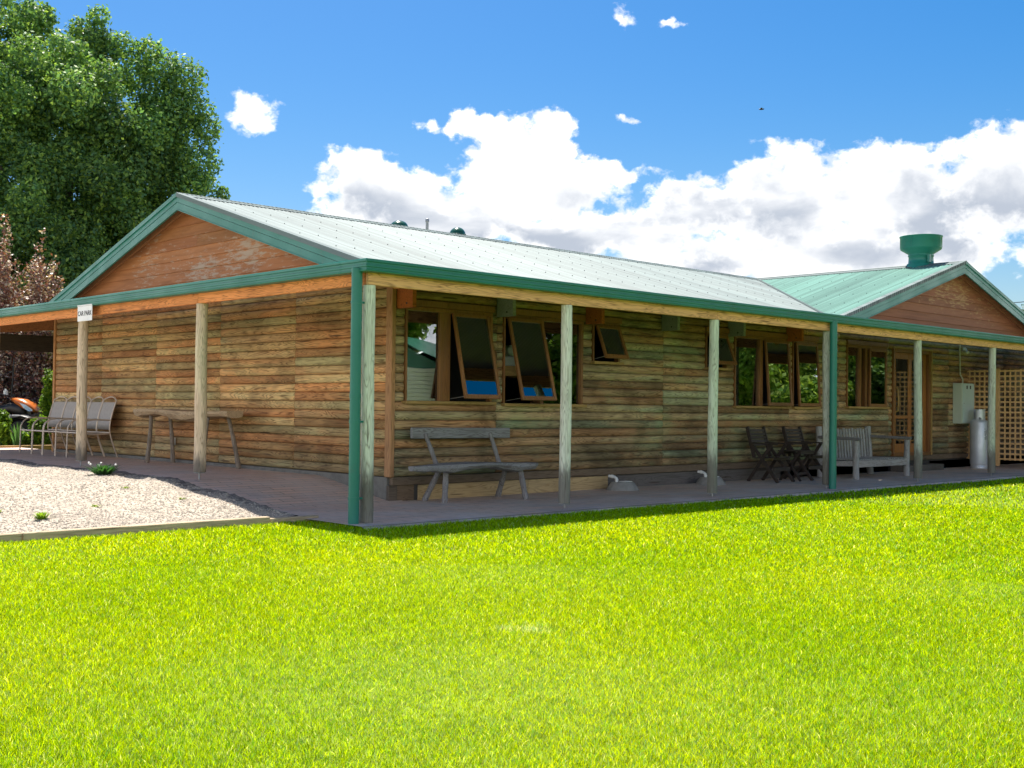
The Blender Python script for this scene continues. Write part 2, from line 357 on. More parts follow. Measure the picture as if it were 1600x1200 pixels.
def leaf_mat(name, trans=.35, gloss=.35, rough=.45, rt=(1, 1, 1), tt=(1.3, 1.25, .5)):
    m, t, p = newmat(name); at = t.add('ShaderNodeAttribute'); at.attribute_name = 'tint'
    p.inputs['Roughness'].default_value = rough; p.inputs['Specular IOR Level'].default_value = gloss
    t.link(t.mix(1.0, at.outputs['Color'], rt, 'MULTIPLY'), p.inputs['Base Color'])
    tl = t.add('ShaderNodeBsdfTranslucent'); g = t.mix(1.0, at.outputs['Color'], tt, 'MULTIPLY'); t.link(g, tl.inputs['Color'])
    ms = t.add('ShaderNodeMixShader'); ms.inputs[0].default_value = trans
    t.link(p.outputs[0], ms.inputs[1]); t.link(tl.outputs[0], ms.inputs[2]); t.link(ms.outputs[0], t.n['Material Output'].inputs[0])
    return m
LEAF = leaf_mat('leaf', .42, .12, tt=(1.15, 1.15, .6)); GRASS = leaf_mat('grass_blade', .52, .08, .6, (.32, .84, .9), (1.72, 1.56, .9)); COPPER = leaf_mat('copper_leaf', .15, .5, .45)
BARK = plain('bark', (.11, .085, .06), .9, var=.5, scale=8, bmp=.02)

# ground materials
def ground_mat(name, ca, cb, sc, rough=.95, cc=None, bmpd=.01):
    m, t, p = newmat(name); v, _ = objco(t, False); n = t.noise(v, sc, 6, .65); n2 = t.noise(v, sc * 7, 4, .6)
    c = t.mix(t.ramp(n, .35, .65), ca, cb)
    if cc: c = t.mix(t.ramp(n2, .5, .72), c, cc)
    t.link(c, p.inputs['Base Color']); p.inputs['Roughness'].default_value = rough; p.inputs['Specular IOR Level'].default_value = .2
    t.link(bump(t, n2, bmpd, .8), p.inputs['Normal']); return m
SOILG = ground_mat('turf_base', (.10, .16, .015), (.16, .22, .02), 3.0, cc=(.07, .09, .02))
FIELD = ground_mat('far_ground', (.10, .14, .03), (.15, .17, .05), .15)
GRAV = ground_mat('gravel_base', (.34, .285, .225), (.42, .36, .285), 5.0, cc=(.19, .165, .14), bmpd=.02)
DIRT = ground_mat('damp_soil', (.14, .12, .10), (.30, .26, .215), 9.0, cc=(.07, .06, .05), bmpd=.02)
GARD = ground_mat('garden_soil', (.035, .028, .02), (.07, .055, .04), 4.0)
STONE = plain('gravel_stone', (.46, .40, .325), .85, var=.25, scale=30)

def paver_mat():
    m, t, p = newmat('concrete_pavers'); v, _ = objco(t, False)
    br = t.add('ShaderNodeTexBrick'); t.link(v, br.inputs['Vector'])
    br.inputs['Color1'].default_value = (.66, .45, .33, 1); br.inputs['Color2'].default_value = (.52, .38, .30, 1); br.inputs['Mortar'].default_value = (.14, .13, .12, 1)
    br.inputs['Scale'].default_value = 1.0; br.inputs['Mortar Size'].default_value = .006; br.inputs['Brick Width'].default_value = .46; br.inputs['Row Height'].default_value = .115
    br.inputs['Mortar Smooth'].default_value = .3
    n = t.noise(v, 1.1, 6, .65); n2 = t.noise(v, 18, 5, .65)
    c = t.mix(t.math('MULTIPLY', t.ramp(n, .4, .65), .5), br.outputs['Color'], (.62, .55, .50)); c = t.mix(t.math('MULTIPLY', t.ramp(n2, .5, .75), .35), c, (.68, .58, .50))
    st = t.noise(v, .55, 3, .6); c = t.mix(t.math('MULTIPLY', t.ramp(st, .55, .7), .5), c, (.19, .16, .14))
    t.link(c, p.inputs['Base Color']); p.inputs['Roughness'].default_value = .8; p.inputs['Specular IOR Level'].default_value = .35
    h = t.math('SUBTRACT', t.math('MULTIPLY', n2, .4), br.outputs['Fac']); t.link(bump(t, h, .006, .7), p.inputs['Normal']); return m
PAVE = paver_mat()
#@@PART2
# ------------------------------------------------------------------ the ground
D1, D2 = 1.931, 1.837          # wall planes: y of the lawn side, x of the gable side
def zpave(y): return 0.25 * min(1, max(0, (y - 1.9) / 1.5))
def zgrav(x, y):
    z = 0.02 + 0.25 * min(1, max(0, (y - 0.95) / 2.4))
    return z + 0.012 * math.sin(x * 3.1 + y * 1.7) + 0.01 * math.sin(x * 7.3 - y * 4.1) - (.05 if x > -.22 else 0)
b = MB(); b.add([(-3000, -3000, -.09), (3000, -3000, -.09), (3000, 3000, -.09), (-3000, 3000, -.09)], [(0, 1, 2, 3)])
tag(b.build('ground', FIELD, recalc=False), kind='structure')
def grid(fn, xs, ys):
    vs = [(x, y, fn(x, y)) for y in ys for x in xs]; n = len(xs)
    fs = [(j * n + i, j * n + i + 1, (j + 1) * n + i + 1, (j + 1) * n + i) for j in range(len(ys) - 1) for i in range(n - 1)]
    return vs, fs
b = MB(); b.add(*grid(lambda x, y: -.035 + .008 * math.sin(x * 1.3) * math.cos(y * 1.1), np.linspace(-30, 32, 90), np.linspace(-32, .74, 50)), smooth=True)
tag(b.build('lawn', SOILG), kind='structure')
b = MB(); v, f = grid(lambda x, y: zpave(y), [-.2 + i * .2 for i in range(12)], [-.22 + i * .16 for i in range(100)])
b.add(v, f, smooth=True)
b.add(*grid(lambda x, y: 0.0, [2.0 + i * 2 for i in range(12)], [-.22, 1.0, 2.0]))
n = 60; xs = [-.2 + i * 24.2 / n for i in range(n + 1)]
b.add(*grid(lambda x, y: -.004 if y > -.3 else -.05, xs, [-.34, -.22]))
tag(b.build('veranda_paving', PAVE), kind='structure')
b = MB(); b.add(*grid(zgrav, np.linspace(-9, -.14, 80), np.linspace(.84, 16, 110)), smooth=True)
tag(b.build('gravel_yard', GRAV), kind='structure')
# loose stones
rng = np.random.default_rng(5)
def zg_arr(x, y): return 0.02 + 0.25 * np.clip((y - .95) / 2.4, 0, 1) + .012 * np.sin(x * 3.1 + y * 1.7) + .01 * np.sin(x * 7.3 - y * 4.1)
N = 42000; sx = -.25 - 4.6 * rng.random(N) ** 1.3; sy = .95 + 11 * rng.random(N) ** 1.35
ok = (sy < 6) | (rng.random(N) < .7); sx, sy = sx[ok], sy[ok]; N = len(sx)
r = (.005 + .011 * rng.random(N) ** 2)
octa = np.array([(1, 0, 0), (0, 1, 0), (-1, 0, 0), (0, -1, 0), (0, 0, .7), (0, 0, -.5)], float)
fi = np.array([(0, 1, 4), (1, 2, 4), (2, 3, 4), (3, 0, 4)]).ravel()
V = octa[None] * r[:, None, None] * (.6 + .8 * rng.random((N, 6, 1))); an = rng.random(N) * 6.28
ca, sa = np.cos(an)[:, None], np.sin(an)[:, None]; X = V[:, :, 0] * ca - V[:, :, 1] * sa; Y = V[:, :, 0] * sa + V[:, :, 1] * ca
V = np.stack([X + sx[:, None], Y + sy[:, None], V[:, :, 2] + zg_arr(sx, sy)[:, None] + r[:, None] * .25], 2)[:, fi].reshape(-1, 3)
tn = np.repeat((.62 + .5 * rng.random(N))[:, None], 4, 1).ravel(); tn = np.stack([tn, tn * .985, tn * .96, np.zeros_like(tn)], 1)
tag(bulk('gravel', V, 3, STONE, tn), 'pale beige loose gravel of the yard', 'gravel', kind='stuff')
# damp soil strip between gravel and paving
b = MB(); vs = []; fs = []; n = 260
for i in range(n + 1):
    y = 1.0 + 11.5 * i / n; wv = .03 + .05 * abs(math.sin(y * 2.9)) + .04 * math.sin(y * 7.3 + 1) + .03 * math.sin(y * 17) + (.14 if 2.6 < y < 3.7 else 0)
    z = zgrav(-.3, y) + .012 * random.uniform(-1, 1); wv += .05 * random.uniform(-1, 1)
    vs += [(-.19, y, max(zpave(y) - .012, z - .02)), (-.24, y, z + .008), (-.28 - wv, y, z + .014), (-.36 - wv, y, z - .02)]
for i in range(n):
    for k in range(3): a = i * 4 + k; fs.append((a, a + 1, a + 5, a + 4))
b.add(vs, fs, smooth=True); tag(b.build('soil_strip', DIRT), kind='structure')
b = MB(); b.add(*grid(lambda x, y: .2 + .02 * math.sin(x * 3 + y * 2), np.linspace(-3, 14, 50), np.linspace(14.3, 30, 40)), smooth=True)
tag(b.build('garden_bed', GARD), kind='structure')
# timber edging of gravel
e = MB(); segs = [(-9, -6.2), (-6.19, -3.1), (-3.09, -.62), (-.61, -.03)]
for i, (a, c) in enumerate(segs):
    t_ = (.95 + .1 * random.random(),) * 3 + (random.random(),)
    e.box((a, .76, -.08), (c, .84, .045 - (0.02 if i == 3 else 0)), 0, t_)
tag(e.build('timber_edging', wood('edging_timber', (.46, .36, .23), 'x', contrast=.6), bevel=.006), 'long pale timber edging board between lawn and gravel', 'edging')
e = MB(); e.box((-1.5, 14.15, .2), (.9, 14.25, .30), 0); e.box((.92, 14.15, .2), (3.4, 14.25, .29), 0, (.9, .9, .9, .4))
tag(e.build('timber_edging', SILL, bevel=.006), 'sunlit timber edging of the garden bed beyond the veranda', 'edging')

# grass blades -------------------------------------------------------------
def lawn_mask(x, y):
    edge = np.where(x < -.15, .74, np.where(x < .1, .74 - (x + .15) * 3.7, -.22 - .012 * np.clip(x, 0, 30)))
    edge = edge + .035 * np.sin(x * 9.1) + .03 * np.sin(x * 23.0 + 1)
    return y < edge
def make_grass(n, r0, r1, seed, power, w0, h0):
    g = np.random.default_rng(seed)
    u = g.random(n); rr = (r0 ** power + u * (r1 ** power - r0 ** power)) ** (1 / power)
    th = rad(46.2) + (g.random(n) - .5) * rad(66)
    x = CAM.x + rr * np.cos(th); y = CAM.y + rr * np.sin(th)
    k = lawn_mask(x, y); x, y, rr = x[k], y[k], rr[k]; n = len(x)
    # patches: height and colour vary over the lawn
    pa = .5 + .25 * np.sin(x * 1.9 + 2 * np.sin(y * .7)) + .25 * np.sin(y * 2.3 - x * .8 + 1.3 * np.sin(x * 1.1))
    fine = .5 + .5 * np.sin(x * 7.1 + 3 * np.sin(y * 5.3)) * np.sin(y * 6.3 + 2 * np.sin(x * 4.1))
    h = h0 * (.55 + .75 * g.random(n)) * (.96 + .08 * pa) * (.96 + .08 * fine); wd = w0 * (.7 + .6 * g.random(n)) * np.clip(rr / 7, .75, 2.2)
    a = g.random(n) * 6.283; lean = (.15 + .85 * g.random(n) ** 1.2) * h * 1.05; la = g.random(n) * 6.283
    wx, wy = np.cos(a) * wd / 2, np.sin(a) * wd / 2; lx, ly = np.cos(la) * lean, np.sin(la) * lean
    z0 = np.full(n, -.042)
    p0 = np.stack([x - wx, y - wy, z0], 1); p1 = np.stack([x + wx, y + wy, z0], 1)
    m0 = np.stack([x - wx * .8 + lx * .35, y - wy * .8 + ly * .35, z0 + h * .6], 1); m1 = np.stack([x + wx * .8 + lx * .35, y + wy * .8 + ly * .35, z0 + h * .6], 1)
    tp = np.stack([x + lx, y + ly, z0 + h], 1)
    quad = np.stack([p0, p1, m1, m0], 1); tip = np.stack([m0, m1, tp, (m0 + tp) / 2], 1)
    V = np.concatenate([quad, tip], 1).reshape(-1, 3)
    br = (.40 + 1.05 * g.random(n)) * (.95 + .1 * pa); dry = (g.random(n) < .035 + .03 * fine)
    c = np.stack([.385 * br * (1 + .15 * (pa - .5)), .475 * br, .0 * br], 1)
    for (px_, py_, pr_) in ((-2.515, -4.923, .09), (-2.62, -4.80, .05)):      # a few scorched spots
        dd = np.hypot(x - px_, y - py_); dry |= g.random(n) < .8 * np.exp(-(dd / pr_) ** 2)
    c[dry] = np.stack([.62 * br, .62 * br, .28 * br], 1)[dry]
    dk = g.random(n) < .20; c[dk] *= .45
    t = np.concatenate([c, np.zeros((n, 1))], 1); t = np.repeat(t, 2, 0)
    return V, t
gv, gt_ = [], []
for args in [(850000, 3.3, 9.5, 1, 1.15, .0030, .031), (480000, 9.0, 16, 2, 1.2, .0044, .038), (200000, 15.5, 30, 3, 1.3, .006, .042)]:
    V, t = make_grass(*args); gv.append(V); gt_.append(t)
tag(bulk('grass', np.concatenate(gv), 4, GRASS, np.concatenate(gt_)), 'bright yellow green mown grass of the lawn', 'grass', kind='stuff')

# weeds in gravel, long straw stalks
def tuft(name, x, y, z, n, h, spread, c, label, cat='weed', group=None, flowers=0, wdt=.006):
    b = MB()
    for i in range(n):
        a = random.random() * 6.28; r_ = spread * random.random(); l = h * (.5 + .6 * random.random())
        p = Vector((r_ * math.cos(a) * .4, r_ * math.sin(a) * .4, 0)); q = Vector((r_ * math.cos(a) * 1.3, r_ * math.sin(a) * 1.3, l)); m_ = (p + q) / 2 + Vector((0, 0, l * .2))
        s_ = Vector((-math.sin(a), math.cos(a), 0)) * wdt * (1 + random.random()); k = .7 + .6 * random.random()
        b.add([p - s_, p + s_, m_ + s_, m_ - s_], [(0, 1, 2, 3)], 0, (c[0] * k, c[1] * k, c[2] * k, 0)); b.add([m_ - s_, m_ + s_, q], [(0, 1, 2)], 0, (c[0] * k, c[1] * k, c[2] * k, 0))
    o = b.build(name, LEAF, recalc=False, loc=(x, y, z)); tag(o, label, cat, group)
    if flowers:
        for i in range(flowers):
            a = random.random() * 6.28; c0 = Vector((spread * math.cos(a) * .8, spread * math.sin(a) * .8, h * (.75 + .4 * random.random())))
            b = MB(); b.lathe(c0, [(.001, 0), (.016, .008), (.012, .022), (.001, .026)], 6); b.build('flower', WHITEP, parent=o)
    return o
tuft('flowering_weed', -.62, 4.62, zgrav(-.62, 4.62), 170, .12, .22, (.035, .10, .03), 'bushy dark green weed with white flowers at the shaded gravel edge', 'weed', flowers=5, wdt=.010)
tuft('gravel_weed', -2.64, 1.5, zgrav(-2.64, 1.5), 60, .07, .10, (.20, .32, .03), 'largest bright green weed tuft in the gravel near the lawn', 'weed')
wl = [(-1.9, 2.0, 'small grass tuft in gravel left of the second veranda post'), (-1.15, 2.9, 'small grass tuft in open gravel below the flowering weed'), (-.9, 2.1, 'small grass tuft in gravel near the timber edging end'), (-2.9, 1.9, 'thin grass tuft beside the largest gravel weed'), (-1.55, 1.55, 'small grass tuft closest to the timber edging'), (-1.75, 4.9, 'small grass tuft at the far side of the gravel')][:4]
for x, y, l in wl: tuft('gravel_weed', x, y, zgrav(x, y), 14, .025, .07, (.20, .26, .06), l, 'weed', 'little weeds sprouting in the gravel')

# ------------------------------------------------------------------ the lodge
lodge = tag(empty('timber_lodge'), 'long timber log lodge with green steel roof and post veranda', 'lodge')
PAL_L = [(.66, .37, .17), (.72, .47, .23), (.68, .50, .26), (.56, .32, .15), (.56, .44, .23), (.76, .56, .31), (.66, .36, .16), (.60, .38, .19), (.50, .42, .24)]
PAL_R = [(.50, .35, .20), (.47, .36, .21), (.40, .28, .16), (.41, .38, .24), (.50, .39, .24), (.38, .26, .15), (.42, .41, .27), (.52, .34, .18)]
PITCH = 0.117; ZL0 = 0.30
def log_wall(name, mat, pos, cuts, joints, s_end, ncourse, openings, pal, prof):
    """half-round logs; pos(s, off, z) gives the world point"""
    mb = MB()
    for k in range(ncourse):
        z0 = ZL0 + k * PITCH; zm = z0 + PITCH / 2; iv = [(cuts[0], s_end)]
        for (a, c, za, zb) in openings:
            if za < zm < zb:
                nv = []
                for (p, q) in iv:
                    if c <= p or a >= q: nv.append((p, q)); continue
                    if p < a: nv.append((p, a))
                    if c < q: nv.append((c, q))
                iv = nv
        pcs = []
        for p, q in iv:
            js = [p] + [j for j in joints if p + .05 < j < q - .05] + [q]
            pcs += list(zip(js[:-1], js[1:]))
        for p, q in pcs:
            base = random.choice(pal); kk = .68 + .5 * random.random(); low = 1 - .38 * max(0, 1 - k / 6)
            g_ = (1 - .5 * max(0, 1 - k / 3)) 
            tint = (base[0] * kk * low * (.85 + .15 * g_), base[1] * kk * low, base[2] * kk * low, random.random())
            n = max(2, int((q - p) / .35)); ss = [p + .002] + [p + .022] + [p + (q - p) * i / n for i in range(1, n)] + [q - .022, q - .002]
            vs = []
            for i, s_ in enumerate(ss):
                sc = .55 if i in (0, len(ss) - 1) else 1; wv = 1 + .12 * (random.random() - .5)
                for t_, o_ in prof: vs.append(pos(s_, o_ * sc * wv + (.0 if sc == 1 else -.002), z0 + .002 + t_ * (PITCH - .003)))
            m_ = len(prof); fs = [(i * m_ + j, (i + 1) * m_ + j, (i + 1) * m_ + j + 1, i * m_ + j + 1) for i in range(len(ss) - 1) for j in range(m_ - 1)]
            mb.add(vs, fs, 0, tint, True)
            for i in (0, len(ss) - 1):           # end caps
                idx = [i * m_ + j for j in range(m_)]; cap = [vs[j] for j in idx]
                mb.add(cap, [tuple(range(m_))], 0, (tint[0] * .6, tint[1] * .6, tint[2] * .6, tint[3]))
    return mb.build(name, mat, lodge)
OPEN_R = [(2.0, 3.47, 1.236, 2.43), (3.68, 5.25, 1.22, 2.43), (5.46, 6.05, 1.83, 2.43), (8.17, 8.75, 1.83, 2.43), (8.96, 10.55, 1.236, 2.43),
          (10.70, 11.49, 1.236, 2.43), (12.53, 14.02, 1.236, 2.43), (14.26, 15.82, .30, 2.43)]
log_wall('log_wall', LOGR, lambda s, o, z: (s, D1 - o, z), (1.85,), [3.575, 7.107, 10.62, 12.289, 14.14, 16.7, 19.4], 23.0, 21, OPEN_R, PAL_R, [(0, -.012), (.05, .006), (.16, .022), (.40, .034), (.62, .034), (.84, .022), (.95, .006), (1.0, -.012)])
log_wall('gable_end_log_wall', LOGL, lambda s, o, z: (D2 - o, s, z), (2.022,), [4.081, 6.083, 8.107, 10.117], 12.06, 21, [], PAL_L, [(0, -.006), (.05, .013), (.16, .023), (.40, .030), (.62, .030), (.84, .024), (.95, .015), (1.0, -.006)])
# lining behind the logs, floor, ceiling and rooms inside
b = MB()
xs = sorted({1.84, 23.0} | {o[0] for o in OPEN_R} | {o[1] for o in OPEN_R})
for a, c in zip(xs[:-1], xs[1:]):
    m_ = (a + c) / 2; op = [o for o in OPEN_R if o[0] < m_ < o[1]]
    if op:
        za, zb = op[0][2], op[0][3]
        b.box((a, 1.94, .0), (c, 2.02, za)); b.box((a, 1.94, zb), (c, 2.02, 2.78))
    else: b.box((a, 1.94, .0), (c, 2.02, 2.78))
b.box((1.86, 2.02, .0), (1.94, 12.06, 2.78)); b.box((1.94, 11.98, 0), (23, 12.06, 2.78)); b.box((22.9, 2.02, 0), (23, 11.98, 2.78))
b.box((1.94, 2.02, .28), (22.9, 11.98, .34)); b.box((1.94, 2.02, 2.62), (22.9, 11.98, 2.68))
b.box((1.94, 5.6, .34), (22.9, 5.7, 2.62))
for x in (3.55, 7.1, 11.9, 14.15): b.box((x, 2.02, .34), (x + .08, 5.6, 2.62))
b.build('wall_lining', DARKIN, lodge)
# footings
b = MB(); b.box((1.93, 1.935, -.05), (2.2, 1.99, .195), 0, (.16, .11, .07, .1)); b.box((1.80, 1.935, -.05), (1.925, 1.99, .195), 0, (.13, .10, .075, .7))
b.box((5.86, 1.935, -.05), (10.4, 1.985, .185), 0, (.135, .12, .11, .3)); b.box((10.41, 1.94, -.05), (14.2, 1.99, .175), 0, (.11, .10, .095, .55)); b.box((15.9, 1.94, -.05), (23, 1.99, .17), 0, (.13, .10, .08, .9))
b.box((1.83, 1.905, .200), (23, 1.97, .298), 0, (.17, .12, .08, .2))
b.build('footing_board', BOARD, lodge, bevel=.004)
b = MB(); b.box((2.26, 1.925, -.05), (4.2, 1.985, .19), 0, (.46, .33, .17, .1)); b.box((4.205, 1.927, -.05), (5.855, 1.985, .188), 0, (.48, .34, .17, .8))
tag(b.build('footing_board', BOARD, lodge, bevel=.004), 'fresh pale timber footing board under the near windows')
b = MB(); b.box((1.80, 1.98, -.05), (1.86, 12.06, .296)); b.build('concrete_footing', plain('footing_concrete', (.17, .16, .14), .9, var=.5, scale=9, bmp=.004), lodge)
b = MB(); b.box((14.2, 1.62, .0), (15.9, 1.90, .12), 0, (.13, .115, .10, .4)); b.build('door_step', BOARD, lodge, bevel=.006)
b = MB(); b.box((1.785, 1.895, .30), (1.848, 2.02, 2.75), 0, (.42, .22, .10, .3)); b.build('corner_board', wood('corner_timber', (1, 1, 1), 'z', contrast=.6), lodge, bevel=.006)
b = MB(); b.box((1.79, 12.06, .25), (1.92, 12.14, 2.75), 0, (.5, .25, .10, .6)); b.build('corner_board', bpy.data.materials['corner_timber'], lodge, bevel=.006)

# windows -------------------------------------------------------------------
def window(x0, x1, z0, z1, lights, label=None):
    """lights: list of (a, b, kind, swing) kind: fixed / awning / curtain"""
    f = MB(); yf, yb = 1.885, 1.965; t_ = .045
    tn = lambda: (.85 + .3 * random.random(),) * 3 + (random.random(),)
    f.box((x0, yf, z1 - .05), (x1, yb, z1), 0, tn()); f.box((x0, yf, z0), (x0 + t_ * .6, yb, z1 - .05), 0, tn()); f.box((x1 - t_, yf, z0), (x1, yb, z1 - .05), 0, tn())
    f.box((x0 - .02, yf - .02, z1 + .002), (x1 + .02, yf + .03, z1 + .085), 0, tn())
    edges = sorted([(l[0], l[1]) for l in lights]); prev = None
    for a, c in edges:
        if prev is not None and a - prev > .02: f.box((prev + .002, yf + .006, z0), (a - .002, yb - .004, z1 - .05), 0, tn())
        prev = c
    fr = f.build('window', FRAME, lodge, bevel=.004)
    if label: tag(fr, label)
    s_ = MB(); s_.box((x0 - .03, yf - .055, z0 - .042), (x1 + .03, yb + .02, z0 - .002), 0, tn()); s_.build('sill', SILL, fr, bevel=.004)
    for a, c, kind, sw in lights:
        if kind == 'fixed':
            p = MB(); p.box((a, 1.935, z0 + .002), (c, 1.941, z1 - .05)); p.build('pane', GLASS, fr)
        elif kind == 'curtain':
            p = MB(); n = 14
            for i in range(n):
                u0 = a + (c - a) * i / n; u1 = a + (c - a) * (i + 1) / n
                p.add([(u0, 2.03 + .03 * (i % 2), z0), (u1, 2.03 + .03 * ((i + 1) % 2), z0), (u1, 2.03 + .03 * ((i + 1) % 2), z1), (u0, 2.03 + .03 * (i % 2), z1)], [(0, 1, 2, 3)])
            p.build('curtain', CURT, fr)
        else:
            H = z1 - .055 - z0; ang = math.asin(min(.9, sw / H)); hinge = Vector((0, yf - .004, z1 - .055)); R_ = Matrix.Rotation(-ang, 3, 'X')
            W_ = .042; q = MB(); g = MB()
            def T(pt): return hinge + R_ @ (Vector(pt))
            def bx(m_, xa, xb, ya, yb_, za, zb):
                vs = [(xa, ya, za), (xb, ya, za), (xb, yb_, za), (xa, yb_, za), (xa, ya, zb), (xb, ya, zb), (xb, yb_, zb), (xa, yb_, zb)]
                vs = [Vector((v[0], 0, 0)) + hinge + R_ @ Vector((0, v[1], v[2])) for v in vs]
                m_.add(vs, [(0, 3, 2, 1), (4, 5, 6, 7), (0, 1, 5, 4), (1, 2, 6, 5), (2, 3, 7, 6), (3, 0, 4, 7)], 0, tn())
            bx(q, a, a + W_, -.038, 0, -H, 0); bx(q, c - W_, c, -.038, 0, -H, 0); bx(q, a + W_, c - W_, -.036, -.002, -W_, 0); bx(q, a + W_, c - W_, -.036, -.002, -H, -H + .055)
            sh = q.build('awning_sash', FRAME, fr, bevel=.003)
            bx(g, a + W_, c - W_, -.022, -.016, -H + .055, -W_); g.build('pane', GLASS, sh)
            st = MB(); e0 = Vector((a + .02, yf + .02, z0 + .03)); st.bar(e0, Vector((a + .02, 0, 0)) + Vector((0, (hinge + R_ @ Vector((0, -.02, -H + .03))).y, (hinge + R_ @ Vector((0, -.02, -H + .03))).z)), .012, .006); st.build('stay', STEEL, sh)
    return fr
window(2.0, 3.47, 1.25, 2.43, [(2.03, 2.555, 'fixed', 0), (2.735, 3.365, 'awning', .26)], 'window nearest the corner with its awning sash propped open')
window(3.68, 5.25, 1.235, 2.43, [(3.72, 4.375, 'awning', .29), (4.45, 5.20, 'fixed', 0), (5.0, 5.2, 'curtain', 0)], 'window with open awning sash left of the second post')
window(5.46, 6.05, 1.865, 2.43, [(5.49, 6.0, 'awning', .19)], 'small high awning window right of the near windows')
window(8.17, 8.75, 1.865, 2.43, [(8.2, 8.70, 'awning', .19)], 'small high awning window half behind a post')
window(8.96, 10.55, 1.25, 2.43, [(8.99, 9.69, 'fixed', 0), (9.42, 9.68, 'curtain', 0), (9.775, 10.50, 'awning', .09)], 'window above the dark chairs')
window(10.70, 11.49, 1.25, 2.43, [(10.74, 11.44, 'awning', .075)], 'single sash window left of the green downpipe')
window(12.53, 14.02, 1.27, 2.43, [(12.56, 12.985, 'fixed', 0), (13.06, 13.2, 'curtain', 0), (13.285, 13.95, 'awning', .004)], 'closed window beside the glazed door')
# door
b = MB(); b.box((14.26, 1.87, .36), (14.31, 1.97, 2.43)); b.box((15.74, 1.87, .36), (15.82, 1.97, 2.43)); b.box((14.312, 1.872, 2.36), (15.738, 1.97, 2.43)); b.box((14.26, 1.86, .30), (15.82, 1.975, .358))
door = b.build('door', FRAME, lodge, bevel=.004); tag(door, 'glazed timber sliding door with long pull handle')
b = MB(); b.box((14.24, 1.85, 2.434), (15.86, 1.90, 2.475)); b.box((15.822, 1.85, .30), (15.86, 1.90, 2.43)); b.build('architrave', SILL, door, bevel=.003)
for (a, c, y_) in ((14.315, 15.04, 1.895), (15.0, 15.735, 1.935)):
    b = MB(); b.box((a, y_, .362), (a + .07, y_ + .035, 2.355)); b.box((c - .13, y_, .362), (c, y_ + .035, 2.355))
    for z0, z1 in ((.362, .54), (1.04, 1.10), (2.23, 2.355)): b.box((a + .07, y_ + .002, z0), (c - .13, y_ + .033, z1))
    lf = b.build('door_leaf', wood('door_timber', (.36, .14, .04), 'z', contrast=.45, knots=0, rough=.4) if 'door_timber' not in bpy.data.materials else bpy.data.materials['door_timber'], door, bevel=.003)
    b = MB(); b.box((a + .07, y_ + .014, .54), (c - .13, y_ + .02, 1.04)); b.box((a + .07, y_ + .014, 1.10), (c - .13, y_ + .02, 2.23)); b.build('pane', GLASS, lf)
    if a < 15 and y_ < 1.9:
        b = MB(); b.tube([(14.36, 1.894, 1.16), (14.36, 1.83, 1.2), (14.36, 1.82, 1.4), (14.36, 1.83, 1.62), (14.36, 1.894, 1.66)], .014, 8); b.build('handle', SILL, lf)

# posts ---------------------------------------------------------------------
def post(x, y, z0, z1, r, tint, label=None, foot=True, kind='veranda_post'):
    b = MB(); n = 26; pts = []; rs = []; ox, oy = random.random() * 9, random.random() * 9
    for i in range(n + 1):
        u = i / n; pts.append((x + .006 * math.sin(u * 5 + ox), y + .006 * math.sin(u * 4 + oy), z0 + (z1 - z0) * u)); rs.append(r * (1.03 - .07 * u + .03 * math.sin(u * 17 + ox) * random.random() + .02 * (random.random() - .5)))
    b.tube(pts, rs, 14, 0, tint + (random.random(),))
    o = b.build(kind, POST, lodge)
    if label: tag(o, label)
    if foot:
        s_ = MB(); s_.tube([(x, y, z0 - .09), (x, y, z0 + .02)], .012, 8); s_.box((x - .05, y - .05, z0 - .012), (x + .05, y + .05, z0 - .004)); s_.build('post_bracket', STEEL, o)
    return o
SP, SPL = 2.906, 3.411
for k in range(8):
    tint = [(.72, .74, .60), (.74, .74, .62), (.62, .68, .52), (.55, .56, .46), (.52, .56, .46), (.56, .57, .48), (.5, .5, .4), (.5, .5, .4)][k]
    post(.06 + k * SP, .06, .055 if k else -.04, 2.40, .068 if k else .066, tint, ['pale round corner post beside the green downpipe', 'round post in front of the awning windows', None, None, None, None, None, None][k], foot=k > 0)
for k in (1, 2, 3):
    post(.06, 3.449 + (k - 1) * SPL, .345, 2.40, .074, (.70, .55, .38), [None, 'tan round post in front of the long slab table', 'tan round post under the white sign', None][k])
for x in (.06, 3.0, 6.0): post(x, 13.94, .2, 2.2, .07, (.3, .24, .16), kind='rear_veranda_post')
# beams
b = MB(); js = [0.0, .06 + 2 * SP, .06 + 4 * SP, .06 + 6 * SP, 24]
for i in range(4):
    b.box((js[i] + .002, 0.0, 2.402), (js[i + 1] - .002, .05, 2.60), 0, (.92 + .12 * random.random(),) * 3 + (random.random(),))
b.build('veranda_beam', BEAM_R, lodge, bevel=.005)
b = MB(); js = [.055, 3.449, 6.86, 10.27, 14.0]
for i in range(4):
    b.box((0.0, js[i] + .002, 2.402), (.05, js[i + 1] - .002, 2.60), 0, (.9 + .15 * random.random(),) * 3 + (random.random(),))
b.build('gable_end_beam', BEAM_L, lodge, bevel=.005)
b = MB(); b.box((.05, 13.92, 2.17), (23, 13.98, 2.50), 0, (.07, .05, .035, .3)); b.build('rear_beam', BOARD, lodge)
b = MB(); b.bar((.05, 13.95, 2.50), (1.80, 12.15, 2.62), .05, .22, tint=(.3, .3, .3, 0)); b.build('hip_rafter', BEAM_L, lodge); b = MB(); b.bar((.02, .02, 2.56), (1.7, 1.7, 2.66), .05, .12); b.build('hip_rafter', BEAM_L, lodge)
